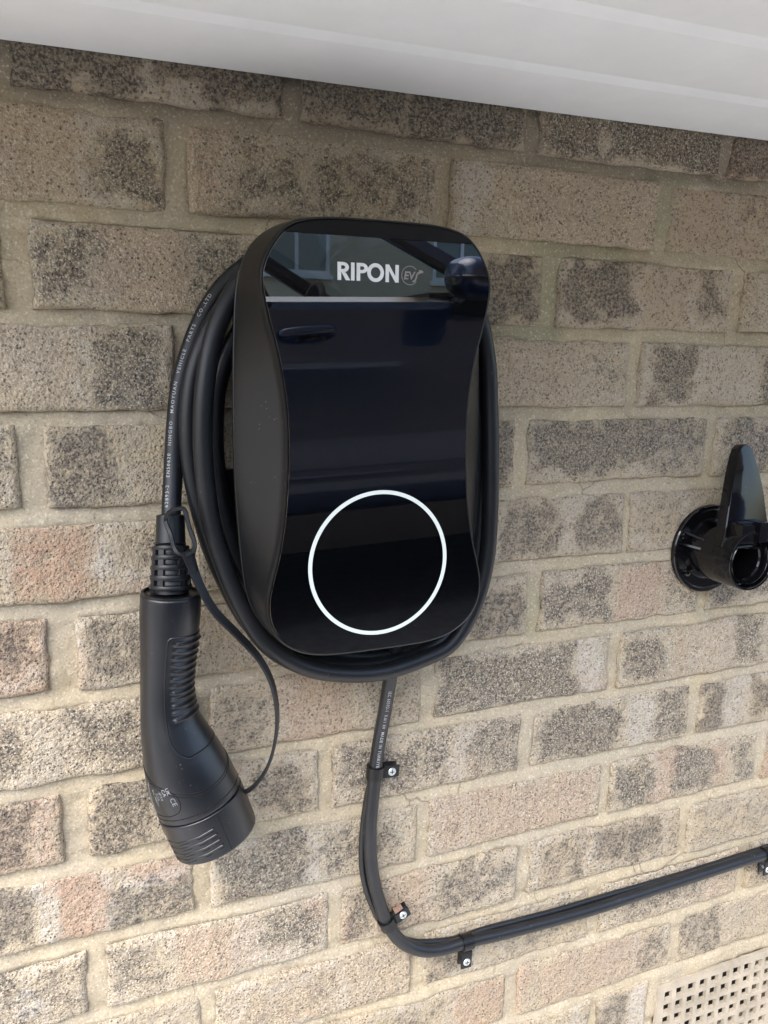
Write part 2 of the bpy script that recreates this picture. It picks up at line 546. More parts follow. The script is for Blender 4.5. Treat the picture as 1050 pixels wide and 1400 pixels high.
# dark fired patches: course -> (pixel column from, to, top 0..1, bottom 0..1, strength)
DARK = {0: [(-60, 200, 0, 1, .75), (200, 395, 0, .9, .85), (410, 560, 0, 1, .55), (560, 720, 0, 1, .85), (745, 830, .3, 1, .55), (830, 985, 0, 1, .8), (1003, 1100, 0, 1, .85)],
        1: [(130, 221, .10, .92, .85), (322, 420, .08, .9, .62), (430, 596, .12, .9, .66), (760, 800, .3, .6, .3), (1010, 1090, 0, .5, .45)],
        2: [(36, 135, .05, .9, .80), (266, 350, .08, .92, .72), (660, 735, .05, .95, .95), (778, 872, .05, .92, .98), (957, 992, .05, .78, .82)],
        3: [(122, 228, .05, .95, .88), (802, 858, .12, .8, .48), (890, 946, 0, .95, .95), (1040, 1100, .05, .95, .85)],
        4: [(-40, 22, 0, .8, .75), (62, 165, .05, .95, .85), (660, 702, 0, 1, .8), (730, 905, .02, .85, .88), (905, 965, 0, .9, .72), (990, 1090, .02, .95, .85)],
        5: [(150, 225, .08, .7, .58), (690, 762, .12, .88, .8), (787, 851, .05, .85, .78), (865, 925, .1, .8, .42)],
        6: [(-30, 60, .02, .6, .8), (118, 200, .1, .9, .72), (640, 716, .15, .98, .85), (748, 836, .1, .92, .9), (910, 955, .1, .9, .6), (972, 1080, .1, .95, .75)],
        7: [(-30, 30, .15, .9, .8), (95, 190, .05, .85, .82), (300, 380, .15, .9, .5), (500, 580, .1, .9, .5), (598, 790, .05, .96, .95), (850, 915, .05, .9, .9), (1002, 1045, .05, .9, .8)],
        8: [(124, 215, .02, .98, .95), (345, 420, .1, .9, .82), (462, 612, .05, .9, .78), (645, 712, .05, .95, .78), (735, 860, .05, .95, .95), (895, 940, .05, .9, .8), (958, 990, .05, .95, .9), (1025, 1080, .1, .9, .8)],
        9: [(-30, 58, .05, .88, .88), (155, 264, .32, .97, .86), (292, 420, .05, .95, .95), (440, 540, .1, .9, .7), (600, 640, .3, .9, .45), (836, 893, .05, .95, .88), (922, 978, .05, .95, .85), (1003, 1030, .05, .95, .7)],
        10: [(0, 110, .1, .8, .6), (150, 232, .05, .9, .62), (355, 438, .12, .85, .82), (468, 512, .1, .9, .75), (595, 700, .05, .8, .76), (735, 800, .1, .9, .55), (815, 905, .05, .8, .8), (945, 1060, .1, .9, .45)],
        11: [(330, 460, .2, .9, .45), (585, 650, .05, .9, .72), (700, 800, .1, .9, .5), (850, 960, .05, .9, .7), (1018, 1080, .05, .9, .75)],
        12: [(520, 610, .1, .9, .55), (878, 908, .1, .95, .72), (930, 985, .05, .95, .7)],
        13: [(795, 858, .1, 1, .75)]}
RED = {1: [(-60, 120, 0, 1, .22), (262, 320, 0, 1, .30), (700, 890, 0, 1, .20), (930, 1100, 0, 1, .22)], 2: [(135, 262, 0, 1, .30), (872, 955, 0, 1, .16)],
       3: [(0, 118, 0, 1, .15), (225, 240, 0, 1, .25), (680, 800, 0, 1, .18)],
       5: [(16, 132, 0, 1, .66), (135, 225, .75, 1, .35)], 6: [(845, 906, 0, 1, .55), (104, 120, .5, 1, .4)], 7: [(385, 480, 0, 1, .38), (918, 1000, 0, 1, .2), (780, 830, .7, 1, .4)],
       8: [(-30, 92, 0, 1, .42), (640, 650, .6, 1, .3)], 9: [(70, 140, .05, 1, .75), (180, 264, .0, .28, .8), (590, 815, 0, 1, .40), (893, 922, 0, 1, .55), (978, 1000, 0, 1, .55)],
       10: [(240, 350, 0, .95, .45), (415, 450, 0, .4, .6), (520, 595, 0, 1, .3), (470, 480, 0, 1, .4)], 11: [(300, 560, 0, 1, .15), (960, 1010, 0, 1, .3)],
       12: [(620, 720, 0, 1, .45), (740, 880, 0, 1, .32)]}
PALE = {1: [(628, 680, .05, .5, .9), (625, 650, .6, 1, 1.0)], 3: [(0, 118, 0, 1, .25), (850, 866, 0, 1, .5), (950, 1035, 0, 1, .35)],
        5: [(134, 150, 0, 1, .7), (0, 14, 0, 1, .5)], 7: [(790, 825, 0, 1, .8), (35, 92, 0, 1, .4), (940, 1000, 0, 1, .3)], 8: [(612, 645, 0, 1, .6), (862, 893, 0, 1, .75), (992, 1022, 0, 1, .6)],
        9: [(58, 74, 0, 1, .8), (141, 156, 0, 1, .75), (160, 264, .2, .36, .7), (420, 442, 0, 1, .8)], 10: [(20, 65, .5, .8, .9), (320, 352, 0, 1, .4), (640, 720, 0, 1, .3)],
        11: [(120, 300, 0, 1, .3)], 13: [(858, 893, 0, 1, .9)]}


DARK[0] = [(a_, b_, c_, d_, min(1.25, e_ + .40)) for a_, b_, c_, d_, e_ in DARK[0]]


def patch_world(c, tab):
    zm = (zj(c - 1) + zj(c)) / 2; out = []
    for (u0, u1, t0, t1, s) in tab.get(c, []):
        out.append((x_at(u0, zm), x_at(u1, zm), t0, t1, s))
    return out


def box_sd(X, T, p, c):
    """signed distance (m) to a patch in wall coordinates; T = 0..1 down the brick (63 mm)"""
    cx, hx = (p[0] + p[1]) / 2, (p[1] - p[0]) / 2
    cz, hz = (p[2] + p[3]) / 2 * .063, (p[3] - p[2]) / 2 * .063
    w = (fbm(X * 38, T * 2.6 + c * 7.1, 0.0, 5) - .5) * .036
    r = .008
    qx = np.abs(X - cx) - hx + r; qz = np.abs(T * .063 - cz) - hz + r
    return np.hypot(np.maximum(qx, 0), np.maximum(qz, 0)) + np.minimum(np.maximum(qx, qz), 0) - r + w


AB = (.313, .315 + .219)          # air brick opening
NC = 15
PERPX = {}
for c in range(0, NC + 1):
    par = 0 if c % 2 else 1
    zm = (zj(c - 1) + zj(c)) / 2
    L = []
    for n in range(-10, 12):
        if (n % 2) != par: continue
        x = n * .1125 + rng.uniform(-.003, .003)
        if c in PERP and n in PERP[c]:
            u, v = PERP[c][n]; x = px(u, v)[0]
        L.append((x, PW.get((c, n), rng.uniform(.011, .0155)), n))
    PERPX[c] = L


def make_brick(c, x0, x1, hi):
    z1 = zj(c - 1) - .0055 + rng.uniform(-.0012, .0012); z0 = zj(c) + .0055 + rng.uniform(-.0012, .0012)
    w, h = x1 - x0, z1 - z0
    nx, nz = (54, 17) if hi else (16, 6)
    e = [0, .0010, .0024, .0045]

    def axis(L, n):
        a = [t for t in e]; mid = list(np.linspace(.0085, L - .0085, max(2, n))); return np.array(a + mid + [L - t for t in reversed(e)])
    ax, az = axis(w, nx), axis(h, nz)
    A, B = np.meshgrid(ax, az)                       # B from bottom
    X, Z = x0 + A, z0 + B
    E = np.minimum(np.minimum(A, w - A), np.minimum(B, h - B))
    # wobbling, chipped arrises
    wob = (fbm(X * 60, Z * 60, c * 3.3, 21) - .5)
    rr = .0035 + .0075 * np.clip(fbm(X * 34, Z * 34, c * 1.7, 31) - .30, 0, 1)
    t = np.clip((rr - E) / rr, 0, 1)
    Yo = rr * (1 - np.sqrt(np.clip(1 - t * t, 0, 1))) * 1.25
    Yo += (fbm(X * 75, Z * 75, c * 2.1, 41) - .5) * .0024 + (fbm(X * 190, Z * 190, c * 2.1, 51, 2) - .5) * .0016
    if c == 3 and x0 > -.05 and x0 < .15:            # combed face
        Yo += .0006 * np.sin(X * 2 * np.pi / .0085 + 2 * fbm(X * 30, Z * 30, 0, 8)) * sstep(.20, .12, X)
    Yo += rng.uniform(-.0012, .0012) + (A / w - .5) * rng.uniform(-.002, .002)
    edge = sstep(.006, 0, E)
    X = X + edge * wob * .0052 * (1 if hi else .5)
    Z = Z + edge * (fbm(X * 48, Z * 48, 5 + c, 61) - .5) * .0052
    m_, n_ = A.shape
    V = np.stack([X, Yo, Z], -1).reshape(-1, 3).tolist()
    Fc = [(i * n_ + j, i * n_ + j + 1, (i + 1) * n_ + j + 1, (i + 1) * n_ + j) for i in range(m_ - 1) for j in range(n_ - 1)]
    # border back into the wall
    loop = [(0, j) for j in range(n_)] + [(i, n_ - 1) for i in range(1, m_)] + [(m_ - 1, j) for j in range(n_ - 2, -1, -1)] + [(i, 0) for i in range(m_ - 2, 0, -1)]
    base = len(V)
    for (i, j) in loop: V.append((X[i, j], .028, Z[i, j]))
    k = len(loop)
    for q in range(k):
        a = loop[q][0] * n_ + loop[q][1]; b2 = loop[(q + 1) % k][0] * n_ + loop[(q + 1) % k][1]
        Fc.append((a, base + q, base + (q + 1) % k, b2))
    V = np.array(V); org = np.array([(x0 + x1) / 2, 0, (z0 + z1) / 2])
    me = bpy.data.meshes.new('brick'); me.from_pydata((V - org).tolist(), [], Fc); me.materials.append(MAT['brick'])
    me.shade_smooth()
    # colour masks: R dark patches, G red tint, B pale bloom
    Xa, Ta = V[:, 0], np.clip((z1 - V[:, 2]) / h, 0, 1)
    d = np.zeros(len(V)); r = np.zeros(len(V)); ha = np.zeros(len(V))
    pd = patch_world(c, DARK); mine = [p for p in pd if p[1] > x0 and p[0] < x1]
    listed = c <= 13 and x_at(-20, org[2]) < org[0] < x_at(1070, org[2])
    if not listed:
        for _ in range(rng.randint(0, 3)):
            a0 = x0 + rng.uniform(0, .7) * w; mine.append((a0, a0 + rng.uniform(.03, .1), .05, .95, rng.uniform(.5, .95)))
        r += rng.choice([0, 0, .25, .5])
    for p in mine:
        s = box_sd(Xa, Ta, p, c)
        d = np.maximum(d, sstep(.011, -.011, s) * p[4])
        ha = np.maximum(ha, np.exp(-((s - .007) / .0055) ** 2) * rng.uniform(.2, .6))
    for p in patch_world(c, RED):
        if p[1] > x0 and p[0] < x1: r = np.maximum(r, sstep(.006, -.006, box_sd(Xa, Ta, p, c + 40)) * p[4])
    for p in patch_world(c, PALE):
        if p[1] > x0 and p[0] < x1: ha = np.maximum(ha, sstep(.005, -.005, box_sd(Xa, Ta, p, c + 80)) * p[4])
    ha = np.maximum(ha, rng.uniform(0, .18))
    d = np.maximum(d, rng.uniform(.0, .22))
    ca = me.color_attributes.new('mask', 'FLOAT_COLOR', 'POINT')
    ca.data.foreach_set('color', np.stack([d, r, ha, np.ones(len(V))], 1).astype(np.float32).ravel())
    o = bpy.data.objects.new('brick', me); COL.objects.link(o); o.location = org; o.parent = wall
    return o


for c in range(0, NC + 1):
    L = PERPX[c]
    for (xa, wa, na), (xb, wb, nb) in zip(L[:-1], L[1:]):
        x0, x1 = xa + wa / 2, xb - wb / 2
        if x1 < WX0 or x0 > WX1: continue
        segs = [(x0, x1)]
        if c in (13, 14):
            if x1 > AB[0] - .006 and x0 < AB[1] + .006:
                segs = []
                if AB[0] - .010 - x0 > .03: segs.append((x0, AB[0] - .009))
                if x1 - (AB[1] + .010) > .03: segs.append((AB[1] + .009, x1))
        for (s0, s1) in segs:
            hi = s1 > -.62 and s0 < .75
            make_brick(c, s0, s1, hi)

# mortar: one fine sheet with struck joints
sx = .004
gx = np.arange(WX0 - .05, WX1 + .05, sx); gz = np.arange(.002, GZ + .095, sx)
GX, GZg = np.meshgrid(gx, gz)
kk = np.round((GZ - GZg) / .075)
tr_ = (GZg - (GZ - .075 * kk)) / .0065
tj = np.clip(tr_, -1, 1) * sstep(2.6, 1.0, np.abs(tr_))
MY = .0044 + .0020 * tj + (fbm(GX * 22, GZg * 34, 0, 71) - .5) * .0080 + (fbm(GX * 110, GZg * 110, 0, 81, 2) - .5) * .0026
# ragged ridge lines left by the trowel
rid = np.exp(-((tj + .25 + .9 * (fbm(GX * 9, kk * 3.7, 0, 91) - .5)) / .16) ** 2) * sstep(.42, .6, vnoise(GX * 6, kk * 5.1, 0, 93))
MY -= rid * .0022
ax0, az1 = AB[0] + .006, zj(12) - .0195
aw, ah = .215, .138
inair = (GX > ax0 + .006) & (GX < ax0 + aw - .006) & (GZg > az1 - ah + .006) & (GZg < az1 - .006)
nearair = (GX > ax0 - .003) & (GX < ax0 + aw + .003) & (GZg > az1 - ah - .003) & (GZg < az1 + .003)
MY = np.where(nearair, np.maximum(MY, .0022), MY)
inb = np.zeros(GX.shape, bool)
for c in range(0, NC + 1):
    L = PERPX[c]; zin = (GZg < zj(c - 1) - .0105) & (GZg > zj(c) + .0105)
    for (xa, wa, na), (xb, wb, nb) in zip(L[:-1], L[1:]):
        inb |= zin & (GX > xa + wa / 2 + .005) & (GX < xb - wb / 2 - .005)
inb &= ~((GX > AB[0] - .008) & (GX < AB[1] + .008) & (GZg < zj(12)) & (GZg > zj(14) - .001))
MY = np.where(inb, MY + .012, MY)
MY = np.where(inair, .045, MY)
m_, n_ = GX.shape
V = np.stack([GX, MY, GZg], -1).reshape(-1, 3)
idx = np.arange(m_ * n_).reshape(m_, n_)
Fq = np.stack([idx[:-1, :-1], idx[:-1, 1:], idx[1:, 1:], idx[1:, :-1]], -1).reshape(-1, 4)
me = bpy.data.meshes.new('mortar'); me.from_pydata(V.tolist(), [], Fq.tolist()); me.materials.append(MAT['mortar']); me.shade_smooth()
grn = np.zeros(len(V)); sot = np.zeros(len(V))
for (u, v, r0, s) in [(905, 250, .030, .8), (905, 290, .03, .8), (925, 240, .03, .7), (770, 350, .045, .7), (840, 345, .03, .6), (762, 400, .028, .8), (735, 445, .04, .7), (728, 820, .028, .6), (728, 855, .02, .5), (700, 450, .03, .6), (600, 900, .02, .2)]:
    q = px(u, v); dd = np.hypot(V[:, 0] - q[0], V[:, 2] - q[2]) + (fbm(V[:, 0] * 60, V[:, 2] * 60, 0, 99) - .5) * .02
    grn = np.maximum(grn, sstep(r0, r0 * .5, dd) * s)
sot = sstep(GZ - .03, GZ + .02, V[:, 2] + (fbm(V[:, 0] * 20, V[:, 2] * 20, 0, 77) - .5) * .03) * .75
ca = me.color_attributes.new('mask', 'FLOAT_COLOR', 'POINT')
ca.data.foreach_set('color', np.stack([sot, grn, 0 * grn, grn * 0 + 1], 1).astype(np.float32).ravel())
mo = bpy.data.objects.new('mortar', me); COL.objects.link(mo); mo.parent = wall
# wall behind and around, too far aside to be in the picture
mb = MB(); mb.box((-5, .05, -.45), (6, .25, 5.2)); mb.box((-5, .004, -.45), (WX0 - .04, .05, 5.2)); mb.box((WX1 + .04, .004, -.45), (6, .05, 5.2))
mb.box((WX0 - .04, .004, GZ + .093), (WX1 + .04, .05, 5.2))
mb.build('wall_core', make_wallbrick('wall_brick', (.40, .32, .225), (.27, .225, .175), (.44, .375, .265)), wall, smooth=False)

# ================================================================== SOFFIT of the bay above
zs = GZ + .0364
tilt = .0174
BAY = .46
soff = thing('bay_soffit', (-.05, -BAY / 2, zs), 'white plastic boarded soffit with grooved joints under the bay overhead', 'soffit')


def sof(x, s, dz):
    return (x, -s, zs + (x + .0576) * tilt + dz)


bx0, bx1 = -.58, 1.5


def board(s0, s1):
    prof = [(s0, 0.0), (s1 - .0165, 0.0), (s1 - .0155, .0003), (s1 - .0025, .0062), (s1 - .0012, .0062), (s1 - .0002, .0)]
    # the far lip of the joint belongs to the next board
    prof = prof[:-1] + [(s1 - .0010, .014), (s0, .014)]
    prof[0] = (s0 - .0008, .0009)
    prof.insert(1, (s0 + .0006, 0.0))
    mb = MB()
    R = []
    for x in np.linspace(bx0, bx1, 15):
        R.append([sof(x, s, dz + .0006 * (vnoise(np.array(x * 3.1), np.array(s0 * 40)) - .5)) for s, dz in prof])
    mb.rings(R)
    return mb.build('soffit_board', 'upvc', soff, autos=20)


board(.003, .1000)
for k in range(3):
    board(.1005 + .1 * k, .2000 + .1 * k)
board(.4005, BAY)
mb = MB(); P8 = [sof(bx0, BAY, -.012), sof(bx1, BAY, -.012), sof(bx1, BAY + .018, -.012), sof(bx0, BAY + .018, -.012),
                 sof(bx0, BAY, .16), sof(bx1, BAY, .16), sof(bx1, BAY + .018, .16), sof(bx0, BAY + .018, .16)]
mb.hexa(P8); mb.build('fascia', 'upvc', soff, smooth=False)
mb = MB(); mb.hexa([sof(bx0, .004, .02), sof(bx1, .004, .02), sof(bx1, BAY - .004, .02), sof(bx0, BAY - .004, .02),
                    sof(bx0, .004, .15), sof(bx1, .004, .15), sof(bx1, BAY - .004, .15), sof(bx0, BAY - .004, .15)])
mb.build('floor_deck', 'upvc', soff, smooth=False)

# ================================================================== AIR BRICK
ab = thing('air_brick', ((AB[0] + AB[1]) / 2, 0, az1 - .07), 'buff clay air brick pierced with rows of square holes low in the wall', 'air brick')
ncx, ncz = 11, 7
bx_ = (aw - .014) / ncx; bz_ = (ah - .013) / ncz
xs = [0.0]; zs_ = [0.0]
for i in range(ncx):
    xs += [.007 + i * bx_ + bx_ * .17, .007 + i * bx_ + bx_ * .83]
for i in range(ncz):
    zs_ += [.0065 + i * bz_ + bz_ * .16, .0065 + i * bz_ + bz_ * .84]
xs.append(aw); zs_.append(ah)
mb = MB()
nxs, nzs = len(xs), len(zs_)
Vg = []
for yy in (-.0006, .0042):
    for j, zz in enumerate(zs_):
        for i, xx in enumerate(xs):
            sh = .0008 if yy > 0 else 0
            jx = rng.uniform(-.0004, .0004); jz = rng.uniform(-.0004, .0004)
            ox = 0
            if yy > 0 and 0 < i < nxs - 1: ox = .0004 if i % 2 else -.0004
            oz = 0
            if yy > 0 and 0 < j < nzs - 1: oz = .0004 if j % 2 else -.0004
            Vg.append((ax0 + xx + jx + ox, yy + rng.uniform(-.0004, .0004), az1 - zz - jz - oz))
Fg = []; NN = nxs * nzs
for j in range(nzs - 1):
    for i in range(nxs - 1):
        a = j * nxs + i; q4 = (a, a + 1, a + 1 + nxs, a + nxs)
        if i % 2 and j % 2:
            for (p_, r_) in zip(q4, q4[1:] + q4[:1]): Fg.append((p_, r_, r_ + NN, p_ + NN))
        else: Fg.append(q4)
loop = [i for i in range(nxs)] + [j * nxs + nxs - 1 for j in range(1, nzs)] + [(nzs - 1) * nxs + i for i in range(nxs - 2, -1, -1)] + [j * nxs for j in range(nzs - 2, 0, -1)]
for p_, r_ in zip(loop, loop[1:] + loop[:1]): Fg.append((p_, r_, r_ + NN, p_ + NN))
mb.add(Vg, Fg); mb.build('vent_face', 'clay', ab, smooth=False)
mb = MB(); mb.box((ax0 + .002, .040, az1 - ah + .002), (ax0 + aw - .002, .044, az1 - .002)); mb.build('vent_shade_back', 'hole_shade', ab, smooth=False)  # dark sheet giving the holes their shade by colour

# ================================================================== EV CHARGER
CX, CZ, CROLL = -.0955, GZ - .24, math.radians(.5)
cr, sr = math.cos(CROLL), math.sin(CROLL)


def ch(a, b_, y):
    """charger-local millimetres (right, up) -> world"""
    a, b_ = a / 1000.0, b_ / 1000.0
    return np.array([CX + a * cr - b_ * sr, y, CZ + a * sr + b_ * cr])


# (L = (Q-c) @ R  =>  Q = c + L @ R^T)
def ch(a, b_, y):
    a, b_ = a / 1000.0, b_ / 1000.0
    return np.array([CX + a * cr - b_ * sr, y, CZ + a * sr + b_ * cr])


HALF = [(0, 160.6), (28, 160.4), (44, 159.6), (58, 157.4), (68, 153.6), (77, 146.0), (85.6, 132.5), (89.6, 119), (88.6, 105.5), (85.2, 89), (79.8, 68), (75.8, 46),
        (73.6, 25), (73.0, 2), (73.6, -18), (76, -48), (80.6, -76), (86.6, -99), (89.2, -114), (87.4, -130), (79, -144.4), (63, -155.2), (43, -159.8), (20, -160.8)]
SEAM = [(0, 163.4), (30, 163.2), (48, 162.2), (61, 159.8), (75, 152.8), (85, 143.5), (93.4, 128), (97.5, 111), (99.6, 86), (101.4, 40), (102, 0), (101.4, -40), (99.2, -80), (97.4, -102),
        (94.8, -117), (89, -133), (79, -148), (63, -158.6), (45, -162.2), (20, -163.2)]
NO = 200


def full(h):
    return closed_spline(h + [(-a, b_) for a, b_ in reversed(h[1:])] if True else h, NO)


def outline(h):
    L = list(h) + [(0, h[-1][1] - .1)] + [(-a, b_) for a, b_ in reversed(h[1:])]
    return closed_spline(L, NO)


def inset(Pl, d):
    T = np.roll(Pl, -1, 0) - np.roll(Pl, 1, 0); T /= np.linalg.norm(T, axis=1)[:, None]
    Nn = np.stack([T[:, 1], -T[:, 0]], 1)          # clockwise path: inward
    return Pl + Nn * d


OF, OS = outline(HALF), outline(SEAM)
if np.abs(inset(OF, 3)[:, 0]).max() > np.abs(OF[:, 0]).max():
    _in0 = inset
    inset = lambda P_, d: _in0(P_, -d)
chg = thing('ev_charger', tuple(ch(0, -163, 0)), 'black wall mounted car charger with hourglass gloss front and lit white ring', 'charger')


def crings(lst):
    return [[ch(a, b_, y) for a, b_ in O] for O, y in lst]


# rear housing that carries the wound cable
mb = MB(); RH = inset(OS, 32)
mb.rings(crings([(RH, -.0085), (RH, -.058)])); mb.build('rear_housing', 'darkmatt', chg, autos=40)
# wall plate with a fixing tab on the left
mb = MB(); W0 = inset(OS, 30)
mb.rings(crings([(W0, -.0005), (W0, -.0075), (inset(OS, 31), -.0082)])); mb.build('wall_plate', 'satin', chg, autos=40)
# outer shell
mb = MB()
lst = [(inset(OS, 7), -.0555), (inset(OS, 1.0), -.0560), (OS, -.0570), (OS, -.0610), (inset(OS, .8), -.0617), (inset(OS, .9), -.0627), (inset(OS, .2), -.0634)]
S0 = inset(OS, .2)
for t in np.linspace(.05, 1, 11):
    e_ = t ** 1.08
    lst.append((S0 * (1 - e_) + OF * e_, -.0634 - (.0965 - .0634) * t))
lst += [(inset(OF, .35), -.0985), (inset(OF, 1.0), -.0997), (inset(OF, 1.9), -.1000), (inset(OF, 2.5), -.0996), (inset(OF, 2.7), -.0980), (inset(OF, 6), -.0978)]
mb.rings(crings(lst), cap0=True, cap1=True); shell = mb.build('shell', 'satin', chg, autos=35)
# gloss front, split at the matt band across the top
P0 = inset(OF, 2.75)
BAND = 147.6


def clip_poly(Pl, zc, keep_below=True):
    out = []
    n = len(Pl)
    for i in range(n):
        a, b2 = Pl[i], Pl[(i + 1) % n]
        ina = (a[1] <= zc) == keep_below; inb = (b2[1] <= zc) == keep_below
        if ina: out.append(a)
        if ina != inb:
            t = (zc - a[1]) / (b2[1] - a[1]); out.append(a + (b2 - a) * t)
    return np.array(out)


PL = clip_poly(P0, BAND, True); PT = clip_poly(P0, BAND + .05, False)
mb = MB(); mb.rings(crings([(PL, -.0976), (PL, -.1005), (PL * [.9975, .9985], -.10085)]), cap0=False)
panel = mb.build('front_panel', 'panel', chg, autos=12)
mb = MB(); mb.rings(crings([(PT, -.0976), (PT, -.10075)]), cap0=False)
mb.build('top_band', make_plain('band_black', (.006, .006, .0065), .5, .25, .05, 1200), chg, autos=12)
# lit ring
mb = MB(); R_ = []
for a in np.linspace(0, 2 * np.pi, 128, endpoint=False):
    c_, s_ = math.cos(a), math.sin(a)
    R_.append([ch(-.4 + c_ * r, -90.2 + s_ * r, y) for r, y in ((53.75, -.1007), (53.85, -.1012), (56.75, -.1012), (56.85, -.1007))])
mb.rings(R_, closed=True, loop=True); mb.build('light_ring', 'led', panel, autos=30)

# lettering on the gloss front
YT = -.1011


def put2d(mb, V2, Fc, x, z, y=YT, sx_=1.0, sz_=1.0, shear=0.0):
    mb.add([ch(x + v[0] * sx_ + v[1] * shear, z + v[1] * sz_, y) for v in V2], Fc)


def arc_band(mb, cx, cz, rx, rz, wx, wz, a0, a1, n=40, y=YT):
    """flat ring segment in charger mm"""
    V2 = []; Fc = []
    for i in range(n + 1):
        a = a0 + (a1 - a0) * i / n
        V2 += [(cx + math.cos(a) * rx, cz + math.sin(a) * rz), (cx + math.cos(a) * (rx - wx), cz + math.sin(a) * (rz - wz))]
    for i in range(n): Fc.append((2 * i, 2 * i + 1, 2 * i + 3, 2 * i + 2))
    mb.add([ch(a, b_, y) for a, b_ in V2], Fc)


def poly2(mb, P_, y=YT): mb.add([ch(a, b_, y) for a, b_ in P_], [tuple(range(len(P_)))])


hh = 12.2; z0t = 117.6
mb = MB()


def letter_P(x, tail):
    st = 2.75; bowl = 6.9
    poly2(mb, [(x, z0t), (x + st, z0t), (x + st, z0t + hh), (x, z0t + hh)])
    zc = z0t + hh - bowl / 2
    poly2(mb, [(x + st + .002, zc + bowl / 2), (x + st + .002, zc + bowl / 2 - 2.2), (x + 4.2, zc + bowl / 2 - 2.2), (x + 4.2, zc + bowl / 2)])
    poly2(mb, [(x + st + .002, zc - bowl / 2 + 2.2), (x + st + .002, zc - bowl / 2), (x + 4.2, zc - bowl / 2), (x + 4.2, zc - bowl / 2 + 2.2)])
    arc_band(mb, x + 4.202, zc, 4.3, bowl / 2, 2.75, 2.2, -math.pi / 2, math.pi / 2)
    if tail:
        zb = zc - bowl / 2 - .004
        poly2(mb, [(x + 3.0, zb), (x + 6.1, zb), (x + 9.6, z0t), (x + 6.2, z0t)])
    return x


xx = -34.0
letter_P(xx, True)
poly2(mb, [(xx + 10.0, z0t), (xx + 12.7, z0t), (xx + 12.7, z0t + hh), (xx + 10.0, z0t + hh)])
letter_P(xx + 14.2, False)
arc_band(mb, xx + 28.6, z0t + hh / 2, 6.4, 6.45, 2.75, 2.6, 0, 2 * math.pi, 64)
xn = xx + 36.2
poly2(mb, [(xn, z0t), (xn + 2.7, z0t), (xn + 2.7, z0t + hh), (xn, z0t + hh)])
poly2(mb, [(xn + 7.6, z0t), (xn + 10.3, z0t), (xn + 10.3, z0t + hh), (xn + 7.6, z0t + hh)])
poly2(mb, [(xn + 2.704, z0t + hh), (xn + 2.704, z0t + hh - 4.4), (xn + 7.596, z0t), (xn + 7.596, z0t + 4.4)])
mb.build('lettering', 'print', panel, smooth=False)
# EV roundel with a plug tail
mb = MB()
ex, ez = 21.2, 122.9
arc_band(mb, ex, ez, 6.6, 6.8, .55, .55, math.radians(38), math.radians(325), 60)
V2, Fc = text_flat('EV', 7.6, .22)
put2d(mb, V2, Fc, ex - 5.0, ez - 2.6, shear=.16)
tail = spline([(23.3, 118.6), (25.2, 119.6), (26.3, 122.0), (27.0, 124.2), (28.4, 125.4)], 16)
V2 = []; Fc = []
T_ = np.gradient(tail, axis=0); T_ /= np.linalg.norm(T_, axis=1)[:, None]
for p_, t_ in zip(tail, T_): V2 += [(p_[0] - t_[1] * .65, p_[1] + t_[0] * .65), (p_[0] + t_[1] * .65, p_[1] - t_[0] * .65)]
for i in range(15): Fc.append((2 * i, 2 * i + 1, 2 * i + 3, 2 * i + 2))
mb.add([ch(a, b_, YT - .0001) for a, b_ in V2], Fc)
poly2(mb, [(28.3, 126.8), (28.3, 124.2), (30.2, 124.8), (31.9, 125.4), (31.9, 126.3), (30.2, 127.2)], YT - .0001)
mb.build('roundel', 'print_grey', panel, smooth=False)
# fixing disc on the wall plate tab
q = px(318, 708, -.010)
mb = MB(); mb.box((q[0] - .016, -.0099, q[2] - .05), (q[0] + .03, -.0012, q[2] + .04)); mb.build('fixing_tab', 'satin', chg, smooth=False)
mb = MB(); a_ = np.linspace(0, 2 * np.pi, 28, endpoint=False)
mb.rings([[(q[0] + math.cos(t) * r, y, q[2] + math.sin(t) * r * 1.1) for t in a_] for r, y in ((.0078, -.0099), (.0078, -.0115), (.006, -.0130), (.003, -.0134))])
mb.build('screw_cap', 'satin', chg, autos=50)

# ================================================================== CHARGING CABLE with connector
q = px(235, 810, -.04)
cab = thing('charging_cable', tuple(q), 'thick black charging cable wound behind the charger with a car plug hanging from it', 'charging cable')
RCAB = .0074


def path(L):
    return np.array([px(u, v, y) for u, v, y in L])


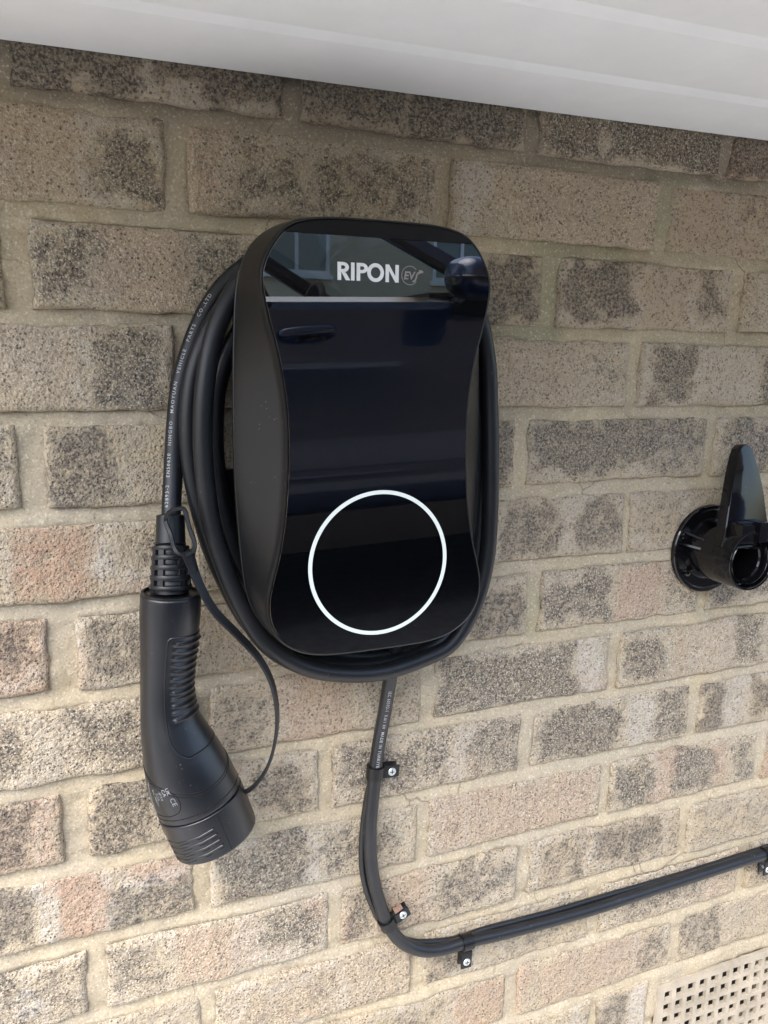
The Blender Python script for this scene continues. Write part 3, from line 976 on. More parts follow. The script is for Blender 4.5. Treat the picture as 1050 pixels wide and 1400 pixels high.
top1 = [(668, 500, -.040), (655, 430, -.040), (610, 372, -.040), (510, 345, -.040), (415, 350, -.041), (345, 392, -.042)]
pts = [(560, 800, -.030), (600, 800, -.030), (640, 740, -.032), (650, 640, -.032), (648, 530, -.032), (625, 440, -.032), (560, 385, -.030), (480, 375, -.028), (390, 395, -.026), (330, 450, -.024), (299, 520, -.024), (293, 590, -.024), (297, 650, -.024), (311, 720, -.026), (345, 800, -.028),
       (400, 868, -.030), (470, 896, -.034), (540, 894, -.036), (600, 868, -.036), (643, 800, -.036), (658, 700, -.034), (661, 610, -.032), (660, 530, -.032), (645, 440, -.034), (600, 380, -.036), (510, 352, -.036), (420, 355, -.034), (342, 392, -.032), (300, 430, -.030), (272, 485, -.029), (260, 540, -.029), (258, 600, -.029), (265, 660, -.029), (281, 725, -.030), (303, 783, -.033), (340, 850, -.036), (390, 895, -.042), (455, 911, -.046), (524, 908, -.048), (580, 890, -.046), (625, 855, -.042), (656, 790, -.038), (669, 710, -.036), (671, 630, -.034), (670, 560, -.034), (664, 490, -.036), (645, 420, -.038), (600, 362, -.042), (510, 338, -.044), (420, 340, -.046), (355, 365, -.048), (318, 402, -.050), (294, 455, -.051), (281, 520, -.052), (277, 590, -.052), (280, 650, -.052), (289, 715, -.052), (307, 776, -.052), (332, 832, -.053), (366, 882, -.055), (418, 912, -.057), (471, 921, -.058), (524, 918, -.057), (577, 901, -.054), (617, 879, -.050), (648, 828, -.046), (665, 765, -.044), (670, 690, -.044), (670.5, 620, -.043), (669.5, 560, -.042), (666, 490, -.042), (648, 415, -.042), (600, 355, -.038), (510, 325, -.030), (420, 325, -.022), (350, 356, -.017), (309, 388, -.016), (281, 428, -.016), (260, 478, -.016), (246, 530, -.017), (240, 587, -.019), (237, 640, -.023), (234.5, 690, -.030), (233.5, 730, -.036), (233.5, 760, -.040)]
Cc = spline(path(pts), 900)
mb = MB(); tube(mb, Cc, RCAB, 22); cable = mb.build('cable', 'rubber', cab)


def wrap_text(body, C, r, s_start, size, phi0, direction=1, bold=0.0, lift=.00025, space=1.0):
    """text along a tube: s_start arc length of its first letter, letters stand across the tube"""
    V2, Fc = text_flat(body, size, bold, 2, space)
    d = np.r_[0, np.cumsum(np.linalg.norm(np.diff(C, axis=0), axis=1))]
    T, Sd, Fr = frames(C)
    out = []
    for x, yv in V2:
        s = s_start + direction * x
        i = np.interp(s, d, np.arange(len(d))); i0 = int(min(max(i, 0), len(d) - 2)); f = i - i0
        c = C[i0] * (1 - f) + C[i0 + 1] * f; sd_ = Sd[i0] * (1 - f) + Sd[i0 + 1] * f; fr = Fr[i0] * (1 - f) + Fr[i0 + 1] * f
        ph = phi0 - direction * (yv - size * .35) / r
        out.append(c + (sd_ * math.cos(ph) + fr * math.sin(ph)) * (r + lift))
    return out, Fc


def s_near(C, P_):
    d = np.r_[0, np.cumsum(np.linalg.norm(np.diff(C, axis=0), axis=1))]
    i = int(np.argmin(np.linalg.norm(C - P_, axis=1))); return d[i]


# the tail runs downwards, the print reads upwards
tail_part = Cc[-260:]
sA = s_near(Cc, px(234.5, 692, -.030))
T, Sd, Fr = frames(Cc)
V3, F3 = wrap_text('62893-2   EN50620   NINGBO   MAOYUAN   VEHICLE   PARTS   CO.,LTD', Cc, RCAB, sA, .0039, math.radians(128), -1, .00004, space=1.36)
mb = MB(); mb.add(V3, F3); cable_print = mb.build('cable_print', 'print_dim', cable, smooth=False)

# --- connector: spine in the plane of the wall
SP = [(233.5, 811, 40.5, -.046), (233.0, 835, 40.8, -.046), (231.5, 865, 39.0, -.046), (229.0, 900, 36.0, -.046), (227.6, 935, 34.6, -.046), (229.5, 968, 36.5, -.047), (237.0, 1000, 43.5, -.048),
      (250.0, 1036, 53.0, -.049), (262.0, 1066, 57.5, -.050), (273.5, 1092, 58.2, -.051), (284.5, 1117, 57.6, -.052), (295.5, 1142, 56.4, -.053)]
SPC = path([(a, b_, d_) for a, b_, r_, d_ in SP])
rr_ = np.array([[r_ * depth(c_) / F] for (a, b_, r_, d_), c_ in zip(SP, SPC)])
SPX = spline(np.hstack([SPC, rr_, np.array([[a, b_] for a, b_, _, _ in SP])]), 240)
CC_, RR_, UV_ = SPX[:, :3], SPX[:, 3], SPX[:, 4:6]
TT_, SD_, FR_ = frames(CC_)
if SD_[0][0] < 0: SD_ = -SD_


def surf(i, phi, lift=0.0):
    """point on the connector skin: i spine index (float), phi 0 = right, 90 = towards the front"""
    i0 = int(min(max(math.floor(i), 0), 238)); f = i - i0
    L = lambda A: A[i0] * (1 - f) + A[i0 + 1] * f
    r = L(RR_) + lift
    return L(CC_) + L(SD_) * r * math.cos(phi) + L(FR_) * r * .96 * math.sin(phi)


def i_at(v): return float(np.interp(v, UV_[:, 1], np.arange(240)))


def skin(mb, i0, i1, lift, n=64, k=40, lip=True):
    ii = np.linspace(i0, i1, k); an = np.linspace(0, 2 * np.pi, n, endpoint=False)
    R = [[surf(i, a, lift) for a in an] for i in ii]
    if lip:
        R = [[surf(i0, a, lift - .004) for a in an], [surf(i0, a, lift - .0008) for a in an]] + [[surf(i0 + .6, a, lift - .0001) for a in an]] + R[1:-1] + [[surf(i1 - .6, a, lift - .0001) for a in an], [surf(i1, a, lift - .0008) for a in an], [surf(i1, a, lift - .004) for a in an]]
    mb.rings(R)


iC = i_at(1091)
mb = MB(); skin(mb, 0, iC - .2, 0, 72, 90); hand = mb.build('handle', 'handle', cab, autos=50)
mb = MB(); skin(mb, iC + .4, 239, .0005, 72, 30); capo = mb.build('end_cap', 'handle', cab, autos=50)
# dark open rim at the top of the handle
mb = MB(); an = np.linspace(0, 2 * np.pi, 64, endpoint=False)
mb.rings([[surf(0, a, l) + np.array([0, 0, h_]) for a in an] for l, h_ in ((-.0008, -.0005), (-.0006, .0016), (-.0026, .0018), (-.0030, -.0004), (-.012, -.0006))])
mb.build('handle_rim', 'satin', cab, autos=40)


def surf_tube(mb, P_, r, lift=0.0, n=6):
    """thin raised line over the connector skin; P_ = (i, phi) list"""
    Q_ = np.array([surf(i, a, lift) for i, a in P_])
    tube(mb, Q_, r, n)


# moulded seam that sweeps round the body
mb = MB()
for dv in (0, 3.2):
    L = []
    for t in np.linspace(-.2, 1.2, 50):
        ph = math.radians(190 - t * 190)
        v = 1018 + dv + 40 * math.sin(max(0, min(1, t)) * math.pi * .78) ** 1.1 + 6 * t
        L.append((i_at(v), ph))
    surf_tube(mb, L, .0005, -.0002)
mb.build('seam_line', 'darkmatt', hand)
# second seam: raised collar line just above the cap
mb = MB(); surf_tube(mb, [(i_at(1083), a) for a in np.linspace(0, 2 * np.pi, 60)], .0006, -.0003)
mb.build('collar_line', 'darkmatt', hand)
# rating plate outline and print
mb = MB()
ip = lambda v: i_at(v)
ol = [(1040, 158), (1042, 140), (1049, 122), (1060, 113), (1072, 116), (1077, 130), (1077.5, 150), (1077, 163)]
surf_tube(mb, [(ip(v), math.radians(a)) for v, a in spline(ol, 50)], .00038, -.0001)
mb.build('plate_outline', 'darkmatt', hand)


def surf_text(mb, body, size, v0, ph0, rot, bold=0.0):
    V2, Fc = text_flat(body, size, bold, 2)
    i0 = ip(v0); ds = np.linalg.norm(CC_[int(i0)] - CC_[int(i0) + 1]); r = RR_[int(i0)]
    c_, s_ = math.cos(rot), math.sin(rot); out = []
    for x, yv in V2:
        X_, Y_ = x * c_ - yv * s_, x * s_ + yv * c_      # X right, Y up on the skin
        out.append(surf(i0 - Y_ / ds, math.radians(ph0) - X_ / r, .0003))
    mb.add(out, Fc)


mb = MB()
dn = math.radians(-80)
surf_text(mb, 'CE', .0058, 1056.5, 125, dn, .0000)
surf_text(mb, 'UK', .0042, 1044.5, 128, dn, .0001); surf_text(mb, 'CA', .0042, 1045.5, 134.5, dn, .0001)
surf_text(mb, 'IP54', .0038, 1049, 141, dn); surf_text(mb, '32A', .0038, 1050, 147.5, dn); surf_text(mb, 'AC 480V', .0036, 1046, 154, dn)
mb.build('rating_print', 'print_faint', hand, smooth=False)
mb = MB(); surf_tube(mb, [(ip(v), math.radians(a)) for v, a in spline([(1041, 163), (1060, 164), (1080, 164)], 20)], .0003, .0001); mb.build('plate_edge', 'print_faint', hand)
# chevron ribs on the cap
mb = MB()
for k in range(4):
    v = 1109 + k * 7.6
    surf_tube(mb, [(ip(v + 5.0), math.radians(190)), (ip(v + 4.3), math.radians(160)), (ip(v + 3.7), math.radians(137)), (ip(v + 2.0), math.radians(128)), (ip(v), math.radians(106)), (ip(v - 2), math.radians(88 - k * 1.0)), (ip(v - 2.2), math.radians(86 - k * 1.0))], .0013, .0003)
mb.build('cap_rib', 'handle', capo)
mb = MB()
for k in range(4):
    v = 1109 + k * 7.6 + 1.9
    surf_tube(mb, [(ip(v + 5.0), math.radians(190)), (ip(v + 4.3), math.radians(160)), (ip(v + 3.7), math.radians(137)), (ip(v + 2.0), math.radians(128)), (ip(v), math.radians(106)), (ip(v - 2), math.radians(88 - k * 1.0)), (ip(v - 2.2), math.radians(87 - k * 1.0))], .0008, .0002)
mb.build('rib_groove', 'darkmatt', capo)
mb = MB(); surf_tube(mb, [(ip(v), math.radians(76)) for v in np.linspace(1096, 1141, 30)], .00025, .00055); mb.build('mould_line', 'darkmatt', capo)

# soft grip inset with ribs
mb = MB(); ni, nj = 96, 40
i0g, i1g = ip(858), ip(1022); GR = []
for a in range(ni + 1):
    t = a / ni; i = i0g + (i1g - i0g) * t
    # rounded ends
    rt = max(0, 1 - t / .05) if t < .05 else (max(0, (t - .80) / .20) if t > .80 else 0)
    pr = math.sqrt(max(0, 1 - rt * rt))
    ph_l = math.radians(70 + 34 * pr) if t > .5 else math.radians(84 + 20 * pr)
    ph_r = math.radians(-28)
    row = []
    for b_ in range(nj + 1):
        w = b_ / nj; ph = ph_l + (ph_r - ph_l) * w
        ed = min(w / .03, (1 - w) / .03, t / .012, (1 - t) / .012, 1)
        lift = -.0012 + .0019 * sstep(0, 1, ed)
        if .05 < t < .74:
            z_ = (t - .05) / .69 * 12
            rb = max(0, math.sin(z_ * 2 * math.pi)) ** 1.2
            lift += .0016 * rb * float(sstep(.10, .18, w) * sstep(.92, .84, w))
        row.append(surf(i, ph, lift))
    GR.append(row)
mb.rings(GR, closed=False, cap0=False, cap1=False); mb.build('grip', 'handle', hand, autos=70)
mb = MB()
el = [surf(i0g + (i1g - i0g) * (a / ni), 0) for a in range(ni)]
edge = np.array([r_[1] for r_ in GR[2:-1]] + [GR[-2][k] for k in range(2, nj - 6, 2)])
edge = spline(edge[::3], 120); tube(mb, edge + np.array([0, -.0004, 0]), .00055, 6); mb.build('grip_edge', 'handle', hand)

# strain relief boot
mb = MB()
boot = spline(path([(233.2, 704, -.032), (233.2, 740, -.037), (233.4, 780, -.043), (233.5, 812, -.046)]), 120)
dB = lambda v: np.interp(v, [704, 812], [0, 119])
sc = depth(boot[60]) / F
prof = [(704, 17.2), (705.5, 19.0), (743, 20.2), (744, 21.5)]
for k in range(5):
    v = 746 + k * 13.0; ro = 25.0 + k * .9
    prof += [(v, ro - 5.2), (v + .6, ro - .6), (v + 1.6, ro), (v + 5.6, ro + .3), (v + 6.6, ro - .4), (v + 7.2, ro - 5.0), (v + 12.4, ro - 4.8)]
vv = [p_[0] for p_ in prof if p_[0] <= 812]; rv = [p_[1] for p_ in prof if p_[0] <= 812]
T, Sd, Fr = frames(boot); an = np.linspace(0, 2 * np.pi, 40, endpoint=False); R = []
for v, r in zip(vv, rv):
    i = dB(v); i0 = int(min(i, 118)); f = i - i0; c_ = boot[i0] * (1 - f) + boot[i0 + 1] * f
    R.append([c_ + (Sd[i0] * math.cos(a) + Fr[i0] * math.sin(a)) * r * sc for a in an])
mb.rings(R); bt = mb.build('strain_relief', 'rubber', cab, autos=40)
mb = MB()
for a in np.radians([25, 62, 128, 160, 205, 340]):
    for k in range(4):
        v0 = 750 + k * 13.0; P_ = []
        for v in (v0, v0 + 11):
            i0 = int(dB(v)); c_ = boot[i0]; dirv = Sd[i0] * math.cos(a) + Fr[i0] * math.sin(a); sdv = -Sd[i0] * math.sin(a) + Fr[i0] * math.cos(a)
            r1 = (24.3 + k * .9) * sc
            P_ += [c_ + dirv * r1 * .7 - sdv * .0022, c_ + dirv * r1 * .7 + sdv * .0022, c_ + dirv * r1 + sdv * .0022, c_ + dirv * r1 - sdv * .0022]
        mb.hexa(P_)
mb.build('boot_web', 'rubber', bt, smooth=False)

# tether strap from the boot to the cap
mb = MB()
lp = closed_spline(path([(226.5, 712, -.052), (232, 700, -.054), (246, 695, -.056), (253, 699, -.057), (259, 722, -.060), (266, 742, -.063), (264, 753, -.064), (254, 758, -.063), (244, 756, -.062), (238, 748, -.060), (233, 730, -.057)]), 70)
R = []
T = np.roll(lp, -1, 0) - np.roll(lp, 1, 0); T /= np.linalg.norm(T, axis=1)[:, None]
ctr = lp.mean(0)
for p_, t_ in zip(lp, T):
    nn = np.array([-.15, -1, .1]); nn = nn - (nn @ t_) * t_; nn /= np.linalg.norm(nn); sdv = np.cross(t_, nn)
    R.append([p_ + sdv * a * .0016 + nn * b_ * .0028 for a, b_ in ((-1, -.7), (-1, .7), (-.7, 1), (.7, 1), (1, .7), (1, -.7), (.7, -1), (-.7, -1))])
mb.rings(R, loop=True)
st = spline(path([(256, 753, -.0635), (262, 772, -.064), (273, 800, -.066), (294, 836, -.069), (325, 868, -.070), (354, 900, -.069), (372, 935, -.067), (379, 975, -.064), (376, 1015, -.060), (365, 1050, -.056), (347, 1075, -.053), (330, 1085, -.0515), (315, 1087, -.051)]), 140)
hint = np.stack([np.interp(np.linspace(0, 1, 140), [0, .4, .7, 1], [.35, .8, 1.0, .5]), np.interp(np.linspace(0, 1, 140), [0, .4, .7, 1], [-1, -.75, -.45, -.2]), np.interp(np.linspace(0, 1, 140), [0, .4, .7, 1], [.1, .2, .1, -1.0])], 1)
ribbon(mb, st, np.interp(np.linspace(0, 1, 140), [0, .05, .12, 1], [.010, .008, .0068, .0062]), .0026, hint)
mb.build('tether_strap', 'rubber', cab, autos=40)
mb = MB(); tp = spline(path([(313, 1091, -.058), (322, 1087, -.056), (333, 1084, -.053)]), 12); tube(mb, tp, np.linspace(.0062, .0036, 12), 12, ry=np.linspace(.004, .003, 12)); mb.build('strap_boss', 'handle', capo)

# ================================================================== SUPPLY CABLE, DATA CABLE, CLIPS
RS = .0064
sup_px = [(548, 860, -.045), (541, 895, -.040), (533, 930, -.030), (526, 972, -.019), (519, 1010, -.0125), (514, 1045, -.0105), (509.5, 1090, -.0105), (506, 1130, -.011), (507, 1175, -.011), (513.5, 1215, -.011), (527, 1256, -.0108), (545, 1284, -.0105), (571, 1298, -.0105), (602, 1298, -.0105),
          (640, 1287, -.0105), (700, 1273, -.0108), (800, 1246, -.0112), (900, 1214, -.0115), (1000, 1182, -.011), (1048, 1167, -.0105), (1130, 1141, -.011), (1300, 1085, -.011)]
SC = spline(path(sup_px), 420)
mb = MB(); tube(mb, SC, RS, 20)
sup = mb.build('supply_cable', 'pvc'); tag(sup, 'black round supply cable running down from the charger and along the wall', 'cable')
sA = s_near(SC, px(530.5, 938, -.028))
V3, F3 = wrap_text('IEC 60502-1  0.6/1 kV  MADE IN TURKIYE', SC, RS, sA, .0041, math.radians(98), 1, .00003, space=1.18)
mb = MB(); mb.add(V3, F3); mb.build('cable_print', 'print_dim', sup, smooth=False)
dat = spline(path([(512, 1050, -.0045), (503, 1085, -.0045), (497, 1125, -.0048), (494.5, 1165, -.0048), (497, 1200, -.0048), (508, 1236, -.0045), (523, 1264, -.0040), (545, 1281, -.0035), (575, 1288, -.0035), (620, 1284, -.0035), (660, 1271, -.004), (710, 1258, -.0045), (770, 1242, -.0045), (830, 1224, -.0045), (880, 1210, -.0040), (960, 1186, -.0035), (1100, 1141, -.0035)]), 200)
mb = MB(); tube(mb, dat, .0031, 12)
tag(mb.build('data_cable', 'pvc'), 'thin black cable tucked behind the round supply cable on the wall', 'cable')


def clip(upx, spx, tabw, label, rust=False):
    s_ = s_near(SC, px(*upx, -.0105)); d = np.r_[0, np.cumsum(np.linalg.norm(np.diff(SC, axis=0), axis=1))]
    i = int(np.argmin(abs(d - s_))); c_ = SC[i]; T, Sd, Fr = frames(SC); t_ = T[i]
    sp = px(*spx, -.006); to = sp - c_; to[1] = 0; to = to - (to @ t_) * t_; dist = np.linalg.norm(to); to /= dist
    o = thing('cable_clip', tuple(c_), label, 'cable clip', 'P clips fixing the supply cable to the wall')
    out = np.array([0, -1, 0.0]); hw = tabw / 2
    # strap bent round the cable, then two leaves out to the screw
    prof = []
    r0 = RS + .0002; r1 = r0 + .0019
    # angles measured from 'to' (tab side) through 'out'
    for a in np.linspace(20, 340, 40): prof.append(math.radians(a))
    ring_in = [to * math.cos(a) * r0 + out * math.sin(a) * r0 for a in prof]
    ring_out = [to * math.cos(a) * r1 + out * math.sin(a) * r1 for a in prof]
    endf = to * (dist + .0075)
    front_y = .0012; back_y = -.0045
    def prof_pts(inner):
        R0 = ring_in if inner else ring_out
        o1 = out * (front_y + (0 if inner else .0018)); o2 = out * (back_y - (0 if inner else .0018))
        a = [endf + o1, endf * .8 + o1 + out * .0002, to * (r1 + .0015) + o1 + out * .001]
        b2 = [to * (r1 + .0015) + o2, endf * .8 + o2, endf + o2]
        return a + R0 + b2
    A, B = prof_pts(False), prof_pts(True)
    mb = MB(); R = []
    for (pa, pb) in zip(A, B):
        taper = 1.0
        R.append([c_ + pa - t_ * hw, c_ + pa + t_ * hw, c_ + pb + t_ * hw, c_ + pb - t_ * hw])
    mb.rings(R); mb.build('strap', 'satin', o, autos=35)
    scw = c_ + to * dist + out * (front_y + .0019)
    e1, e2 = to, t_
    mb = MB(); an = np.linspace(0, 2 * np.pi, 22, endpoint=False)
    mb.rings([[scw + (e1 * math.cos(a) + e2 * math.sin(a)) * r + out * h_ for a in an] for r, h_ in ((.0040, -.001), (.0040, .0006), (.0034, .0013), (.0015, .0014))]); scr = mb.build('screw', 'zinc', o, autos=40)
    mb = MB()
    for (p_, q_) in ((e1, e2), (e2, e1)):
        mb.hexa([scw + p_ * a + q_ * b_ + out * h_ for h_ in (.0008, .00155 if p_ is e1 else .0016) for a, b_ in ((-.0022, -.00035), (.0022, -.00035), (.0022, .00035), (-.0022, .00035))])
    mb.build('slot', 'darkmatt', scr, smooth=False)
    mb = MB()
    mb.rings([[c_ + to * (dist) + (e1 * math.cos(a) + e2 * math.sin(a)) * .0022 + out * h_ for a in an] for h_ in (-.010, .003)]); mb.build('screw_shank', 'zinc', o)
    if rust:
        mb = MB()
        for k in range(4):
            f = .3 + .2 * k
            b0 = c_ + to * (r1 + (dist + .003 - r1) * f) - t_ * (hw + .0005)
            mb.hexa([b0 + to * a + t_ * b_ + out * h_ for h_ in (-.004 + .001 * (k % 2), .0012) for a, b_ in ((-.0013, -.0022 - .0008 * (k % 2)), (.0010, -.0018), (.0012, .001), (-.0012, .001))])
        mb.build('rusty_liner', 'rust', o, smooth=False)
    return o


clip((516, 1053), (531, 1055), .0115, 'black P clip holding the vertical run of supply cable just below the wound coil')
clip((531, 1260), (551, 1253), .0100, 'black P clip with rusty liner where the supply cable starts to bend', True)
clip((637, 1288), (634, 1308), .0115, 'black P clip with tab pointing down just after the cable bend')
clip((1049, 1167), (1049, 1182), .0115, 'black P clip on the straight sloping run of supply cable far from the bend')

# ================================================================== CONNECTOR HOLSTER
YM = -.064
mc = px(1029, 768, YM); HX, HZ = mc[0], mc[2]
hol = thing('plug_holster', (HX, 0, HZ), 'glossy black plug holster with pointed hood and round mouth screwed to the wall', 'holster')
an = np.linspace(0, 2 * np.pi, 72, endpoint=False)


def hr(r, y, dx=0, dz=0, flat=None):
    out = []
    for a in an:
        x_, z_ = r * math.cos(a), r * math.sin(a)
        if flat is not None and z_ > flat:
            k = flat / z_; z_ = flat + (z_ - flat) * .06
        out.append((HX + x_ + dx, y, HZ + z_ + dz))
    return out


RF = .0480; RB = .0305
mb = MB(); mb.rings([hr(RF, -.0004), hr(RF, -.0045), hr(RF - .0010, -.0056), hr(RF - .004, -.0058), hr(RF - .0055, -.0046), hr(RB + .002, -.0046)])
mb.build('flange', 'gloss', hol, autos=30)
mb = MB(); mb.rings([hr(RB + .0030, -.004), hr(RB + .0012, -.008), hr(RB + .0004, -.02), hr(RB, YM + .001), hr(RB - .0006, YM), hr(RB - .0022, YM), hr(RB - .0030, YM + .0010), hr(RB - .0034, YM + .012),
                     hr(.0255, YM + .0125, 0, 0), hr(.0225, YM + .0110, 0, -.001, .0135), hr(.0215, YM + .0105, 0, -.001, .0130), hr(.0205, YM + .012, 0, -.001, .0125), hr(.0195, -.012, 0, -.001, .0115)], cap0=False)
mb.build('barrel', 'gloss', hol, autos=32)
# inner flat-topped lip seen in the mouth
mb = MB(); mb.rings([hr(.0245, YM + .0035, .0, -.0008, .0150), hr(.0238, YM + .0028, .0, -.0008, .0146), hr(.0232, YM + .0036, 0, -.0008, .0142), hr(.0228, YM + .03, 0, -.0008, .0138), hr(.0252, YM + .03, 0, -.0008, .0155)], cap0=False, cap1=False)
mb.build('inner_lip', 'gloss', hol, autos=40)
# gusset blades between flange and barrel
for ang in (150, 168):
    a = math.radians(ang); mb = MB()
    d_ = np.array([math.cos(a), 0, math.sin(a)]); p_ = np.array([-math.sin(a), 0, math.cos(a)]) * .0011
    b0 = np.array([HX, 0, HZ])
    tri = [b0 + d_ * RB + np.array([0, -.004, 0]), b0 + d_ * (RF - .006) + np.array([0, -.0045, 0]), b0 + d_ * RB + np.array([0, -.024, 0])]
    mb.rings([[t - p_ for t in tri], [t + p_ for t in tri]]); mb.build('gusset', 'gloss', hol, smooth=False)
for (u, v) in ((936, 733), (945, 735), (940, 783)):
    q = px(u, v, -.0062); mb = MB(); a2 = np.linspace(0, 2 * np.pi, 18, endpoint=False)
    mb.rings([[(q[0] + math.cos(t) * r, y, q[2] + math.sin(t) * r) for t in a2] for r, y in ((.0036, -.0044), (.0036, -.0068), (.0028, -.0074), (.0016, -.0074), (.0013, -.0062))])
    mb.build('screw', 'gloss', hol, autos=40)
# hood: pointed fin rising from the barrel, front face traced at its own depth
YH = -.050
fo = [(985, 748), (990, 725), (995, 690), (1000, 655), (1006.5, 622), (1011, 611), (1017, 607.5), (1023, 613), (1028.5, 630), (1036, 660), (1041, 695), (1044, 722), (1046, 752)]
LN = .015
fr3 = np.array([px(u + 4 + (u - 1010) * .06, v, YH + LN * (752 - v) / 145.0) for u, v in fo]); fr3 = spline(fr3, 48)
cx_ = fr3[:, 0].mean()
hmid = np.array([(fr3[0, 0] + fr3[-1, 0]) / 2, 0, HZ])
ztop = fr3[:, 2].max(); zb = fr3[:, 2].min()


def hoodring(y, kx, kz, lean=0.0):
    out = []
    for p_ in fr3:
        out.append((hmid[0] + (p_[0] - hmid[0]) * kx, p_[1] + (y - YH) + lean, zb + (p_[2] - zb) * kz))
    return out


mb = MB()
mb.rings([hoodring(YH + .012, 1.04, .985), hoodring(YH + .0115, 1.06, .992), hoodring(YH + .005, 1.04, 1.0), hoodring(YH + .001, 1.02, 1.0), hoodring(YH, .995, .996), hoodring(YH - .0001, .985, .993)], closed=True)
mb.build('hood', 'gloss', hol, autos=24)
# catch block over the mouth
lk = px(1030, 722, -.058)
mb = MB()
mb.box((lk[0] - .0185, -.062, lk[2] - .0130), (lk[0] + .0012, -.046, lk[2] + .0042)); mb.build('catch', 'gloss', hol, smooth=False)
mb = MB(); mb.box((lk[0] + .0014, -.0655, lk[2] - .0140), (lk[0] + .0128, -.046, lk[2] + .0065)); mb.box((lk[0] - .016, -.0600, lk[2] + .0044), (lk[0] + .0012, -.050, lk[2] + .0060))
mb.build('catch_button', 'gloss', hol, smooth=False)

# ================================================================== PARKED CAR behind the viewer, mirrored in the gloss front
YS = -2.15                                    # side of the car at the belt
CARW = 1.86
ZB = GZ + .012                                # belt line
SLOPE = .040                                  # the drive climbs to the right
car = thing('parked_car', (.6, YS - CARW / 2, 0), 'dark navy parked car with chrome window strip mirrored in the charger front', 'car')
prof_z = [.24, .30, .36, .50, .525, .545, .62, .74, .86, .93, .965, 1.0, 1.04, ZB - .02, ZB]
prof_o = [-.10, -.05, -.012, .004, .004, -.008, .004, .010, .012, .010, -.002, -.016, -.030, -.044, -.052]
X0c, X1c = -1.75, 2.85


def planin(x):
    """how far the flank is drawn in towards the nose and the tail"""
    a = max(0, (x - 1.7) / 1.15); b_ = max(0, (-.9 - x) / .85)
    return .28 * a ** 2.2 + .22 * b_ ** 2.2


stn = np.linspace(X0c, X1c, 70); R = []
for x in stn:
    p_in = planin(x)
    hood = min(1, max(0, (x - 1.25) / .35)); tailf = min(1, max(0, (-1.45 - x) / .3))
    drop = .02 * hood + .22 * max(0, (x - 1.6) / 1.25) ** 1.6 + .5 * tailf ** 2
    low = .12 * max(0, (x - 2.5) / .35) ** 2
    near = []; far = []
    for z_, o_ in zip(prof_z, prof_o):
        zz = z_
        if z_ > .6: zz = .6 + (z_ - .6) * (ZB - .6 - drop) / (ZB - .6)
        zz = max(zz, .24 + low)
        near.append((x, YS + o_ - p_in, zz)); far.append((x, YS - CARW - o_ + p_in, zz))
    R.append(near + list(reversed(far)))
mb = MB(); mb.rings(R); mb.build('body', 'paint', car, autos=38)
# wheel arches (dark) and wheels
for xw in (-.85, 1.95):
    for sgn, yy in ((1, YS - planin(xw)), (-1, YS - CARW + planin(xw))):
        mb = MB(); aa = np.linspace(0, 2 * np.pi, 48, endpoint=False)
        wy = lambda d_: yy + sgn * d_
        prf = [(.20, -.22), (.355, -.225), (.37, -.20), (.37, -.01), (.355, .012), (.30, .016), (.255, .010), (.25, -.02)]
        mb.rings([[(xw + math.cos(t) * r, wy(d_), .37 + math.sin(t) * r) for t in aa] for r, d_ in prf])
        wh = mb.build('wheel', 'tyre', car, autos=40)
        mb = MB(); mb.rings([[(xw + math.cos(t) * r, wy(d_), .37 + math.sin(t) * r) for t in aa] for r, d_ in ((.249, -.018), (.249, .004), (.235, .004), (.23, -.03), (.06, -.035), (.05, .0), (.01, .002))])
        for k in range(5):
            t = 2 * math.pi * k / 5 + .3; d2 = np.array([math.cos(t), 0, math.sin(t)]); p2 = np.array([-math.sin(t), 0, math.cos(t)])
            c0 = np.array([xw, wy(-.008), .37])
            mb.hexa([c0 + d2 * a + p2 * b_ + np.array([0, h_ * sgn, 0]) for h_ in (-.01, .008) for a, b_ in ((.05, -.03), (.236, -.022), (.236, .022), (.05, .03))])
        mb.build('rim', 'alloy', wh, autos=35)
    mb = MB(); ar = np.linspace(0, math.pi, 28)
    mb.rings([[(xw + math.cos(t) * .455, y, .37 + math.sin(t) * .44) for t in ar] + [(xw + math.cos(t) * .36, y, .37 + math.sin(t) * .36) for t in reversed(ar)] for y in (YS - .02 - planin(xw), YS + .022 - planin(xw))])
    mb.build('wheel_arch', 'trim', car, smooth=False)
# sill trim
mb = MB(); mb.box((-.38, YS - .05, .27), (1.48, YS + .016, .40)); mb.build('sill', 'trim', car, smooth=False)
# greenhouse
ZR = ZB + .50
IN = .20                                     # tumblehome


def side_y(z, sgn):
    t = (z - ZB) / (ZR - ZB)
    return (YS - .035 - IN * t) if sgn > 0 else (YS - CARW + .035 + IN * t)


AP = [(1.34, ZB - .005), (.42, ZR)]
CP = [(-1.60, ZB - .005), (-1.15, ZR)]


def pillar(x0, x1, x2, x3, sgn, th=.035, z0=ZB - .01, z1=ZR, name='pillar', m_='trim'):
    """bottom x0..x1, top x2..x3"""
    y0, y1 = side_y(z0, sgn), side_y(z1, sgn); s = -sgn * th
    mb = MB(); mb.hexa([(x0, y0, z0), (x1, y0, z0), (x1, y0 + s, z0), (x0, y0 + s, z0), (x2, y1, z1), (x3, y1, z1), (x3, y1 + s, z1), (x2, y1 + s, z1)])
    return mb.build(name, m_, car, smooth=False)


